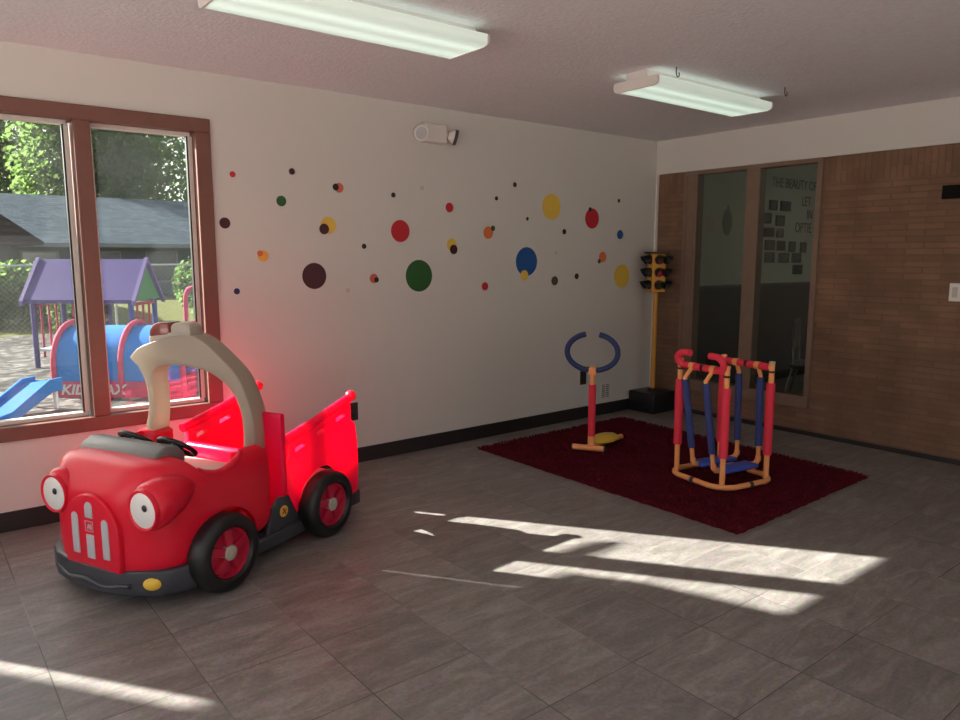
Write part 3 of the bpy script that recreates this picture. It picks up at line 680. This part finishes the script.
dr = smooth_pts([(.10, 0, .60), (.075, 0, .553), (.03, 0, .515), (-.03, 0, .498), (-.09, 0, .505), (-.14, 0, .53), (-.175, 0, .57), (-.195, 0, .62)], 5)
door = obj('cutter', pr([(p.x, p.z) for p in dr] + [(-.2, .9), (.10, .9)], -.5, .5), M_red)
notch = obj('cutter', pr([(-.222, .66), (-.222, .615), (-.315, .535), (-.40, .535), (-.40, .66)], -.5, .5), M_red)
cut(cab, [cav, door, notch, cyl_cut(-.05, .155, .185, .25, .5), cyl_cut(-.05, .155, .185, -.5, -.25)])
shade(cab, 28); cab.parent = TR
# rim of the door opening, a rolled edge
for s in (-1, 1):
    pts = [(p.x, s * .354, p.z) for p in dr[6:-6]]
    nr = len(pts); obj('door_rim', tb(pts, [.006 + .012 * min(1.0, i / 5, (nr - 1 - i) / 5) for i in range(nr)], 10), M_red_cab, TR, smooth=60)
for s in (-1, 1):    # fender bulge that carries the eye
    bm = lt([(0, .295), (.060, .2975), (.086, .288), (.095, .27), (.095, .22), (.080, .155), (.055, .105), (.028, .07), (0, .06)], 32, 'x', (0, s * .270 + .057, .436 + .006 * s))
    for v in bm.verts: v.co.z += (.295 - v.co.x) * .17; v.co.x += .016
    obj('fender', bm, M_red_cab, TR, smooth=60)
    ey = obj('headlight', lt([(0, .3185), (.035, .3165), (.062, .310), (.070, .3065), (.070, .285), (0, .285)], 32, 'x', (0.012, s * .270 + .057, .434 + .006 * s)), M_white, TR, smooth=60)
    obj('pupil', lt([(0, .3225), (.012, .3205), (.014, .3175), (0, .315)], 16, 'x', (0.012, s * .270 + .081, .450 + .006 * s)), M_black, ey, smooth=60)
    obj('headlight_ring', lt([(.070, .3055), (.074, .3115), (.080, .3115), (.084, .299), (.070, .295), (.070, .3055)], 32, 'x', (0.012, s * .270 + .057, .434 + .006 * s)), M_red_cab, ey, smooth=60)
# grille plate with pale slots and a square badge
def arch_poly(w, z0, z1, n=14): return [(.022 - w, z0), (.022 + w, z0)] + [(.022 + w * math.cos(PI * k / n), z1 - w * .95 + w * .95 * math.sin(PI * k / n)) for k in range(n + 1)]
gr = obj('grille', pr(arch_poly(.165, .155, .462), .295, .331, 'x'), M_red_cab, TR, bevel=.008, smooth=30)
def slot(y, z0, z1, w, lean=0):
    n = 8; top = [(y + w * math.cos(PI * k / n), z1 - w + w * math.sin(PI * k / n)) for k in range(n + 1)]
    return pr([(y - w, z0), (y + w, z0)] + top, .318, .335, 'x')
for y, z0, z1, w in ((-.068, .205, .378, .020), (.022, .365, .432, .023), (.022, .195, .295, .023), (.115, .205, .372, .020)):
    obj('grille_slot', slot(y, z0, z1, w) if z1 != .295 else bx(.318, .335, y - .023, y + .023, z0, z1), M_silver, gr, bevel=.003, smooth=30)
bd = obj('maker_badge', bx(.326, .3335, -.003, .047, .308, .354), M_red_solid, gr, bevel=.002)
M_line = mat('pale_badge_line', (.75, .35, .36), .4)
bm = bmesh.new()
for a in ((.3335, .335, -.002, .046, .350, .353), (.3335, .335, -.002, .046, .309, .312), (.3335, .335, -.002, .001, .312, .350), (.3335, .335, .043, .046, .312, .350)): box(bm, *a)
obj('badge_border', bm, M_line, bd)
obj('badge_mark', pr([(0.010, 0.318), (0.016, 0.318), (0.020, 0.330), (0.028, 0.318), (0.037, 0.318), (0.037, 0.342), (0.031, 0.342), (0.031, 0.328), (0.022, 0.341), (0.017, 0.341), (0.010, 0.326)], .3336, .335, 'x'), M_line, bd)
# bumper wrapping the nose
bp = [(.125, -.395), (.20, -.378), (.262, -.335), (.305, -.25), (.330, -.13), (.337, 0), (.330, .13), (.303, .215), (.262, .30), (.20, .355), (.125, .385), (.125, .30), (.24, .2), (.24, -.2), (.125, -.30)]
bu = obj('bumper', pr(bp, .058, .165, 'z'), M_char, TR, bevel=.012, smooth=30)
lip = [(.325 + .028 * math.cos(k / 16 * PI * 2 - PI) * .35 + .012, -.19 + .38 * k / 16) for k in range(17)]
tp_ = []
for k in range(29):
    y = -.25 + .46 * k / 28; xx = .338 - .62 * y * y
    tp_.append((xx, y, .096 + .008 * math.cos(k / 28 * PI * 4)))
obj('bumper_ridge', tb(tp_, .010, 8), M_char, bu, smooth=60)
for s in (-1, 1):
    bm = lt([(0, .012), (.02, .010), (.031, 0), (0, 0)], 20, 'x'); bmesh.ops.scale(bm, vec=(1, 1.15, .85), verts=bm.verts)
    bm.transform(Matrix.Translation((.268, s * .288, .112)) @ Matrix.Rotation(s * R(32), 4, 'Z')); obj('fog_lamp', bm, M_yellow, bu, smooth=60)
# under-body, step and badge
obj('chassis', bx(-1.0, .20, -.29, .29, .055, .19), M_char, TR, bevel=.01)
st = obj('side_step', bx(-.57, -.235, .29, .372, .062, .125), M_char, TR, bevel=.01, smooth=30)
bm = bmesh.new()
for i in range(5): box(bm, -.53 + i * .055, -.50 + i * .055, .30, .362, .125, .131)
obj('tread', bm, M_char, st, bevel=.002)
obj('side_step', bx(-.57, -.235, -.372, -.29, .062, .125), M_char, TR, bevel=.01, smooth=30)
pn = obj('side_panel', pr([(-.30, .10), (-.56, .10), (-.50, .20), (-.465, .275), (-.40, .275), (-.345, .22)], .33, .355), M_char, TR, bevel=.006, smooth=30)
ro = obj('round_badge', lt([(0, .358), (.026, .358), (.028, .356), (.028, .352), (0, .352)], 24, 'y', (-.425, 0, .205)), M_yellow, pn)
obj('badge_emblem', pr([(-.438, .19), (-.428, .19), (-.425, .203), (-.412, .192), (-.412, .203), (-.42, .207), (-.412, .222), (-.422, .222), (-.427, .212), (-.438, .216), (-.438, .208), (-.431, .205)], .358, .3592), M_red_solid, ro)
obj('side_panel', pr([(-.30, .10), (-.56, .10), (-.50, .20), (-.465, .275), (-.40, .275), (-.345, .22)], -.355, -.33), M_char, TR, bevel=.006, smooth=30)
obj('rear_bumper', bx(-1.045, -.93, -.35, .35, .055, .135), M_char, TR, bevel=.012, smooth=30)
# wheels
def wheel(x, s):
    def ax(prof): return [(r, s * (h + .072)) for r, h in prof]
    ty = obj('wheel', lt(ax([(.105, .28), (.145, .27), (.162, .285), (WR, .30), (WR, .345), (.160, .366), (.145, .376), (.118, .374), (.108, .362), (.105, .35), (.105, .28)]), 40, 'y', (x, 0, WR)), M_tyre, TR, smooth=40)
    rm = obj('rim', lt(ax([(0, .335), (.095, .335), (.100, .35), (.104, .362), (.106, .362), (.106, .30), (0, .30)]), 32, 'y', (x, 0, WR)), M_red_solid, ty, smooth=40)
    for k in range(5):
        a = 2 * PI * k / 5 + .3; d = Vector((math.cos(a), 0, math.sin(a))); n = Vector((-d.z, 0, d.x)); c = Vector((x, 0, WR)); bm = bmesh.new()
        P = [c + d * .028 + n * .016, c + d * .028 - n * .016, c + d * .098 - n * .022, c + d * .098 + n * .022]
        lo = [bm.verts.new((p.x, s * .407, p.z)) for p in P]; hi = [bm.verts.new((p.x, s * (.434 if i < 2 else .425), p.z)) for i, p in enumerate(P)]
        bm.faces.new(lo); bm.faces.new(hi[::-1])
        for i in range(4): bm.faces.new((lo[i], lo[(i+1)%4], hi[(i+1)%4], hi[i]))
        obj('spoke', bm, M_red_solid, rm, bevel=.003)
    hb = obj('hub_cap', lt(ax([(0, .374), (.012, .374), (.014, .370), (.030, .368), (.034, .36), (.034, .335), (0, .335)]), 24, 'y', (x, 0, WR)), M_beige, ty, smooth=40)
for x in (-.010, -.693):
    for s in (1, -1): wheel(x, s)
# rear bed: two side panels with slotted rails
def bed_panel(s):
    poly = [(-.555, .10), (-.53, .16), (-.49, .235), (-.455, .30), (-.442, .36), (-.452, .42), (-.478, .465), (-.478, .518), (-.70, .565), (-.978, .635), (-.978, .54), (-1.012, .515), (-1.028, .42), (-1.034, .28), (-1.025, .135), (-.93, .10)]
    o = obj('bed_side', pr(poly, s * .312, s * .350), M_red_t if s > 0 else M_red_far, None, bevel=.010)
    cs = [cyl_cut(-.722, .155, .192, -.5, .5)]
    for xa, xb, za, zb in ((-.60, -.525, .466, .482), (-.765, -.685, .508, .525), (-.925, -.845, .550, .568)):
        c = obj('cutter', pr([(xa, za + .019), (xb, za), (xb, za + .022), (xa, za + .041)], -.5, .5), M_red); cs.append(c)
    cut(o, cs); shade(o, 30); o.parent = TR
    rl = obj('rail', tb([(-.450, s * .331, .530), (-.47, s * .331, .534), (-.70, s * .331, .583), (-.99, s * .331, .655), (-1.0, s * .331, .658)], .024, 12), M_red_t, o, smooth=50)
    obj('rail_knob', lt([(0, -.028), (.02, -.024), (.029, -.008), (.029, .008), (.02, .024), (0, .028)], 16, 'y', (-1.0, s * .331, .664)), M_red, rl, smooth=60)
bed_panel(1); bed_panel(-1)
obj('bed_floor', bx(-1.0, -.46, -.312, .312, .19, .235), M_red, TR, bevel=.008)
obj('rear_panel', pr([(-.425, .20), (-.425, .665), (-.432, .674), (-.452, .674), (-.460, .665), (-.460, .20)], .20, .352), M_red_t, TR, bevel=.006, smooth=30)
obj('cab_floor', bx(-.47, .0, -.33, .33, .185, .215), M_red, TR, bevel=.004)
sb = obj('bench_seat', bx(-.42, -.20, -.29, .18, .215, .385), M_red, TR, bevel=.02, smooth=30)
obj('seat_pad', bx(-.41, -.21, -.26, .17, .383, .405), M_beige, sb, bevel=.010, smooth=30)
obj('seat_back', pr([(-.425, .36), (-.425, .455), (-.44, .468), (-.46, .468), (-.475, .455), (-.48, .235), (-.43, .235)], -.29, .18), M_red_t, TR, bevel=.01, smooth=30)
# dash with two wheels
da = obj('dash_cowl', pr([(.005, .54), (.160, .556), (.166, .575), (.146, .605), (.10, .628), (.04, .618), (.002, .58)], -.262, .212), M_grey, TR, bevel=.024, smooth=40)

for y in (-.125, .125):
    ctr = Vector((-.030, y, .586)); tilt = Matrix.Rotation(R(-38), 4, 'Y')
    bm = bmesh.new(); tube(bm, [(math.cos(2*PI*k/28) * .080, math.sin(2*PI*k/28) * .084, 0) for k in range(28)], .0105, 10, True)
    bm.transform(Matrix.Translation(ctr) @ tilt); sw_ = obj('steering_wheel', bm, M_black, TR, smooth=60)
    for k in range(3):
        a = 2 * PI * k / 3 + PI; bm = tb([(0, 0, -.004), (math.cos(a) * .079, math.sin(a) * .083, 0)], .011, 8); bm.transform(Matrix.Translation(ctr) @ tilt); obj('wheel_spoke', bm, M_black, sw_, smooth=60)
    bm = lt([(0, .012), (.025, .008), (.03, -.006), (.02, -.03), (0, -.03)], 16); bm.transform(Matrix.Translation(ctr) @ tilt); obj('wheel_hub', bm, M_black, sw_, smooth=60)
    obj('steering_column', tb([ctr + Vector((0, 0, -.02)), ctr + Vector((.06, 0, -.06))], .018, 10), M_black, sw_, smooth=60)
# roof arch, pillar and beacons
AM = Matrix(((.982, -.188, 0, -.355), (.188, .982, 0, -.015), (0, 0, 1, 0), (0, 0, 0, 1)))   # the arch stands across the cab, slightly turned
def arch_part(name, pts, a, b_, m, parent, bevel, sm=30):
    bm = bmesh.new(); prism(bm, pts, a, b_, 'x'); bm.transform(AM); return obj(name, bm, m, parent, bevel=bevel, smooth=sm)
def s2(pts, n=4): return [(p.x, p.y) for p in smooth_pts([(u, v, 0) for u, v in pts], n)]
top_ = s2([(-.400, .922), (-.37, .955), (-.33, .980), (-.228, 1.015), (-.131, 1.036), (-.047, 1.040), (.026, 1.008), (.101, .948), (.191, .86), (.24, .76), (.268, .66), (.276, .556), (.274, .43)])
leg_in = s2([(.200, .43), (.207, .499), (.213, .581), (.205, .681), (.170, .769), (.120, .823), (.045, .866), (-.046, .888), (-.15, .893), (-.235, .885), (-.275, .850)])
far_in = s2([(-.278, .80), (-.273, .746), (-.275, .662), (-.287, .572), (-.295, .45)])
far_out = s2([(-.340, .45), (-.334, .57), (-.312, .66), (-.309, .745), (-.322, .817), (-.355, .880)])
arch_part('roof_arch', top_ + leg_in + far_in + far_out, -.060, .060, M_beige_t, TR, .008)
arch_part('arch_socket', [(-.378, .40), (-.262, .40), (-.262, .555), (-.30, .570), (-.366, .570), (-.378, .555)], -.055, .075, M_red_cab, TR, .012)
bl = arch_part('beacon_base', [(-.285, 1.0), (-.05, 1.03), (-.05, 1.055), (-.10, 1.06), (-.285, 1.03)], -.045, .055, M_beige, TR, .006)
arch_part('beacon_dome', [(-.283, 1.02), (-.284, 1.06), (-.262, 1.085), (-.235, 1.097), (-.170, 1.098), (-.166, 1.03)], -.045, .055, mat('dark_red_lens', (.26, .06, .055), .2, coat=.5), bl, .012, 40)
arch_part('beacon_dome', [(-.162, 1.03), (-.162, 1.08), (-.140, 1.097), (-.085, 1.097), (-.058, 1.085), (-.050, 1.03)], -.045, .055, M_beige, bl, .012, 40)

# ------------------------------------------------------------------ outdoors
GZ = -.10
struct('ground', bx(-30, 40, 0.16, 12.0, GZ - .3, GZ), ground_mat())
M_lawn = mat('sunny_lawn', (0.084, 0.088, 0.028), .95, spec=.05, var=.5, vscale=3, bump=.6, bscale=40)
struct('ground_2', bx(-60, 80, 12.0, 120, GZ - .35, GZ - .02), M_lawn)
struct('ground_3', bx(-80, XL - .15, -60, 0.16, GZ - .3, GZ), mat('pavement', (.50, .47, .44), .9, var=.15, vscale=2))
struct('ground_4', bx(XL - .15, 60, -60, YR - .15, GZ - .3, GZ), mat('pavement', (.50, .47, .44), .9, var=.15, vscale=2))

def leafy(name, blobs, n, size, m, parent=None, kind=None):
    vs, fs = [], []
    tot = sum(b[3] * b[4] * b[5] for b in blobs)
    for bx_, by_, bz_, rx, ry, rz in blobs:
        for _ in range(int(n * rx * ry * rz / tot)):
            d = Vector((random.gauss(0, 1), random.gauss(0, 1), random.gauss(0, 1))).normalized() * (random.random() ** .35)
            p = Vector((bx_ + d.x * rx, by_ + d.y * ry, bz_ + d.z * rz)); a = Vector((random.gauss(0, 1), random.gauss(0, 1), random.gauss(0, 1))).normalized(); b_ = a.orthogonal().normalized()
            s = size * random.uniform(.6, 1.4); c = a.cross(b_); k = len(vs)
            vs += [p + b_ * s, p + c * s * .55, p - b_ * s, p - c * s * .55]; fs.append((k, k + 1, k + 2, k + 3))
    me = bpy.data.meshes.new(name); me.from_pydata(vs, [], fs); me.materials.append(m); o = bpy.data.objects.new(name, me); COL.objects.link(o)
    if parent: o.parent = parent
    if kind: o['kind'] = kind
    return o
M_leaf = [mat('leaf_%d' % i, c, .7, spec=.15, trans=.72, var=.4, vscale=1.5) for i, c in enumerate([(.11, .18, .055), (.125, .20, .06), (.10, .18, .065)])]
M_bark = mat('bark', (.09, .07, .055), .9)
TREES = [(-4.8, 45, 16, 4.3, ''), (4.2, 46, 15.5, 4.4, ''), (13.2, 45, 16.5, 4.3, ''), (-.6, 57, 19, 4.8, ''), (9.6, 58, 20, 4.9, ''), (19.8, 57, 20, 4.8, '')]
TL = ['leafy tree behind the grey roof at the left edge of the photo', 'leafy tree behind the grey roof, its crown cut by the window mullion', 'leafy tree behind the grey roof in the right window pane', 'tall farther tree filling the gap left of the mullion', 'tall farther tree filling the gap right of the mullion', 'tall farther tree beyond the right edge of the window']
for i, (x, y, h, r, _) in enumerate(TREES):
    t = thing('tree', TL[i], 'tree', (x, y, GZ), 0, 'trees behind the neighbouring roofs')
    leafy('foliage', [(0, 0, h * .62, r * .85, r * .7, h * .36), (-r * .45, -.5, h * .45, r * .55, r * .5, h * .28), (r * .45, -.6, h * .48, r * .55, r * .5, h * .3), (0, -1.0, h * .34, r * .95, r * .5, h * .2)], 11000, .20, M_leaf[i % 3], t)
    obj('trunk', tb([(0, 0, 0), (.05, 0, h * .25), (-.1, .1, h * .5), (.1, 0, h * .8)], [.3, .24, .18, .06], 10), M_bark, t, smooth=60)
# neighbouring grey roofed building
M_shin = shingle_mat('grey_shingles', (.075, .10, .125), (.045, .062, .08))
M_shin2 = shingle_mat('dark_shingles', (.042, .038, .042), (.026, .024, .028), 'Y')
t = thing('neighbour_building', 'long building with pale grey shingled roof across the yard', 'building', (2, 26, GZ))
obj('wall', bx(-16, 16, .5, 8, 0, 1.95), mat('building_wall', (0.072, 0.088, 0.104), .8, var=.15, vscale=.6), t)
rf = obj('roof', pr([(-.3, 1.88), (-.3, 1.98), (4.4, 3.98), (9.0, 1.98), (9.0, 1.88), (4.4, 3.86)], -16.5, 16.5, 'x'), M_shin, t)
obj('fascia', bx(-16.5, 16.5, -.34, -.30, 1.84, 1.99), mat('pale_fascia', (0.160, 0.176, 0.184), .7), t)
for i in range(7):
    w = obj('window', bx(-6 + i * 2.1, -4.9 + i * 2.1, .46, .52, .55, 1.65), mat('dark_pane', (.04, .05, .06), .15), t)
    obj('window_frame', bx(-6 + i * 2.1 - .06, -4.9 + i * 2.1 + .06, .48, .51, .49, 1.71), mat('pale_fascia', (0.160, 0.176, 0.184), .7), w)
t = thing('house', 'house with dark sloping shingled roof at left edge of window', 'house', (-5.0, 19, GZ))
obj('wall', bx(-4.5, 2.0, .4, 6, 0, 1.85), mat('house_wall', (0.056, 0.056, 0.060), .8), t)
obj('roof', pr([(-5.4, 1.82), (2.75, 1.82), (2.75, 1.90), (-.7, 4.55), (-5.4, 1.90)], 0, 6.2), M_shin2, t)
for i in range(2):
    w = obj('window', bx(.2 + i * .9, .8 + i * .9, .36, .42, .55, 1.55), mat('dark_pane', (.04, .05, .06), .15), t)
t = thing('hedge_bush', 'rounded green bush behind the chain-link fence at left', 'bush', (-3.2, 14.6, GZ))
leafy('foliage', [(0, 0, .72, 1.5, .7, .72), (.9, -.1, .6, .8, .6, .6), (-1.1, 0, .75, 1.2, .7, .72)], 5000, .075, M_leaf[1], t)
obj('stem', tb([(0, 0, 0), (0, 0, .7)], .05, 8), M_bark, t)
t = thing('shrub', 'small green shrub behind the purple playhouse roof', 'bush', (.8, 15.2, GZ))
leafy('foliage', [(0, 0, .8, .8, .6, .8)], 2200, .075, M_leaf[0], t); obj('stem', tb([(0, 0, 0), (0, 0, .7)], .05, 8), M_bark, t)
t = thing('weed', 'thin leafy sapling standing by the fence left of playhouse', 'sapling', (-3.15, 11.5, GZ))
leafy('foliage', [(0, 0, .75, .22, .2, .7)], 420, .05, M_leaf[0], t); obj('stem', tb([(0, 0, 0), (.03, 0, .6), (0, 0, 1.3)], .015, 6), M_bark, t)
# chain-link fence
t = thing('chain_link_fence', 'grey chain-link fence across the yard beyond the play area', 'fence', (0, 12.2, GZ))
M_galv = mat('galvanised', (.35, .36, .36), .5, metal=.4)
for i in range(6): obj('post', tb([(-8 + i * 3.0, 0, 0), (-8 + i * 3.0, 0, 1.36)], .025, 8), M_galv, t)
obj('top_rail', tb([(-8, 0, 1.33), (7, 0, 1.33)], .018, 8), M_galv, t)
vs, fs = [], []
for s in (-1, 1):
    for i in range(-14, 152):
        x0 = -8 + i * .1; x1 = x0 + 1.33
        a, b_ = (x0, 0.0) if s > 0 else (x1, 0.0), (x1, 1.33) if s > 0 else (x0, 1.33)
        k = len(vs); w = .0022
        vs += [(a[0] - w, 0, a[1]), (a[0] + w, 0, a[1]), (b_[0] + w, 0, b_[1]), (b_[0] - w, 0, b_[1]), (a[0], w * 2, a[1]), (b_[0], w * 2, b_[1])]
        fs += [(k, k+1, k+2, k+3), (k+1, k+4, k+5, k+2), (k+4, k, k+3, k+5)]
me = bpy.data.meshes.new('wire_mesh'); me.from_pydata(vs, [], fs); me.materials.append(M_galv); o = bpy.data.objects.new('wire_mesh', me); COL.objects.link(o); o.parent = t; o['kind'] = 'stuff'

# playground set: purple roofed playhouse, blue tunnel, slide
PA = math.atan2(-.62, .78)
M_pur = mat('purple_plastic', (0.052, 0.036, 0.136), .75, spec=.12); M_pink = mat('playground_pink', (0.306, 0.030, 0.072), .75, spec=.12); M_pb = mat('playground_blue', (0.010, 0.111, 0.357), .75, spec=.12); M_gr = mat('playground_green', (0.056, 0.160, 0.068), .75, spec=.12); M_rail = mat('playground_rail_blue', (0.041, 0.054, 0.198), .75, spec=.12)
t = thing('playhouse', 'toddler playhouse with purple roof and green gable outside window', 'playhouse', (-3.37, 6.98, GZ), PA)
HL, HW, E_, K_ = .74, .44, .88, 1.42
obj('roof', pr([(-HW, E_), (0, K_), (HW, E_), (HW, E_ + .05), (0, K_ + .05), (-HW, E_ + .05)], -HL, HL - .02, 'x'), M_pur, t)
obj('gable', pr([(-HW + .05, E_ + .03), (HW - .05, E_ + .03), (0, K_ - .02)], HL - .05, HL - .01, 'x'), M_gr, t)
for x0 in (HL - .02, -HL - .04):
    obj('roof_trim', pr([(-HW - .03, E_ - .03), (0, K_ + .01), (HW + .03, E_ - .03), (HW + .03, E_ + .035), (0, K_ + .075), (-HW - .03, E_ + .035)], x0, x0 + .05, 'x'), mat('pale_purple', (0.119, 0.091, 0.210), .75, spec=.12), t)
for sx in (-.66, 0, .66):
    for sy in (-.36, .36): obj('post', tb([(sx, sy, 0), (sx, sy, .9)], .035, 10), M_pur if sx < .5 else M_rail, t, smooth=50)
for x in (-.66, .66):
    for k in range(3): obj('baluster', tb([(x, -.18 + .18 * k, .12), (x, -.18 + .18 * k, .86)], .016, 8), M_pink, t, smooth=50)
    obj('end_rail', tb([(x, -.36, .86), (x, .36, .86)], .022, 8), M_pink, t, smooth=50)
for k in range(4): obj('baluster', tb([(-.52 + k * .13, .36, .10), (-.52 + k * .13, .36, .88)], .016, 8), M_pink, t, smooth=50)
obj('bench', bx(-.64, -.2, -.34, .1, .22, .26), M_silver, t, bevel=.01)
t = thing('crawl_tunnel', 'blue arched crawl tunnel with pink rims outside the window', 'play tunnel', (-3.55, 4.55, GZ), PA)
def arch_sec(w, z0, h, n=18): return [(-w, z0)] + [(-w * math.cos(PI * k / n), z0 + h * .42 + h * .58 * math.sin(PI * k / n)) for k in range(n + 1)] + [(w, z0)]
bm = bmesh.new(); o1, i1 = arch_sec(.42, .14, .60), arch_sec(.39, .14, .57)
prism(bm, o1 + i1[::-1], -.58, .78, 'x'); obj('tunnel_shell', bm, M_pb, t, smooth=40)
for x in (-.59, .13, .80):
    obj('rim', tb([(x, y, z) for y, z in arch_sec(.435, .0, .775)], .03, 10), M_pink, t, smooth=50)
obj('base_panel', bx(-.61, .82, -.455, -.425, -.0, .17), M_pink, t)
obj('base_panel', bx(-.61, .82, .425, .455, -.0, .17), M_pink, t)
obj('tunnel_floor', bx(-.61, .82, -.42, .42, .0, .05), M_pink, t)
text_mesh('lettering', 'KIDTRAX', .15, mat('playground_white', (0.357, 0.340, 0.340), .5), t, .002, Matrix.Translation((-.52, -.458, .035)) @ Matrix.Diagonal((1.08, 1, 1, 1)) @ rotw, shear=.25, weight=.004)
t = thing('slide', 'small blue slide outside at the lower left of window', 'slide', (-4.42, 4.02, GZ), R(221))
obj('chute', pr([(0, .24), (.15, .24), (.62, .03), (.78, .03), (.78, .05), (.62, .06), (.15, .27), (0, .27)], -.14, .14), M_pb, t)
for s in (-1, 1): obj('side_wall', pr([(0, .18), (.14, .18), (.60, -.0), (.80, -.0), (.82, .07), (.64, .09), (.16, .31), (0, .31)], s * .14, s * .17), M_pb, t, bevel=.006)
for s in (-1, 1): obj('leg', tb([(.05, s * .12, 0), (.05, s * .12, .20)], .022, 8), M_silver, t)
t = thing('hoop_frame', 'tall pink hoop climbing frame right of the blue tunnel', 'climbing frame', (-2.62, 4.9, GZ), PA)
hp = smooth_pts([(-.16, 0, 0), (-.16, 0, .7), (-.15, 0, 1.02), (-.08, 0, 1.12), (.08, 0, 1.12), (.2, 0, 1.12), (.27, 0, 1.02), (.28, 0, .7), (.28, 0, 0)], 4)
obj('hoop', tb(hp, .028, 10), M_pink, t, smooth=50)
obj('crossbar', tb([(-.16, 0, .35), (.28, 0, .35)], .02, 8), M_pink, t); obj('step', bx(-.14, .26, -.15, .15, .06, .12), M_pink, t)
# added timber sun blocker, unseen off to the left: shapes the floor light patches
t = thing('sun_blocker', 'added grey timber sun blocker outside left of the window, out of view', 'shade blocker', (-7.4, 2.0, GZ))
M_tim = mat('grey_timber', (.25, .24, .23), .8, var=.2, vscale=5)
def pq(xw, zw): return (xw - 1.44 + 7.4, zw + 1.36 - GZ)
obj('gable', pr([pq(-4.88, 1.505), pq(-4.88, 1.68), pq(-4.97, 1.88), pq(-5.07, 2.08), pq(-5.9, 3.2), pq(-7.3, 1.7), pq(-7.3, 1.48), pq(-5.3, 1.48)], 0, .06), M_tim, t)
for a, b_ in ((-5.36, -5.105), (-6.30, -5.36), (-7.3, -6.485)):
    p0, p1 = pq(a, 0)[0], pq(b_, 0)[0]
    obj('side_panel', bx(p0, p1, 0, .05, 0, pq(0, 1.49)[1]), M_tim, t)
t = thing('sun_blocker_post', 'added unseen timber post with a board that blocks a strip of sun', 'post', (-6.14, 2.0, GZ))  # added out of view: its board cuts a dark band into the sunlight
obj('post', bx(-.04, .04, 0, .06, 0, 2.92), M_tim, t)
obj('board', pr([(.04, 2.825), (.10, 2.82), (.30, 2.83), (.36, 2.865), (.36, 2.90), (.04, 2.90)], .01, .04), M_tim, t)
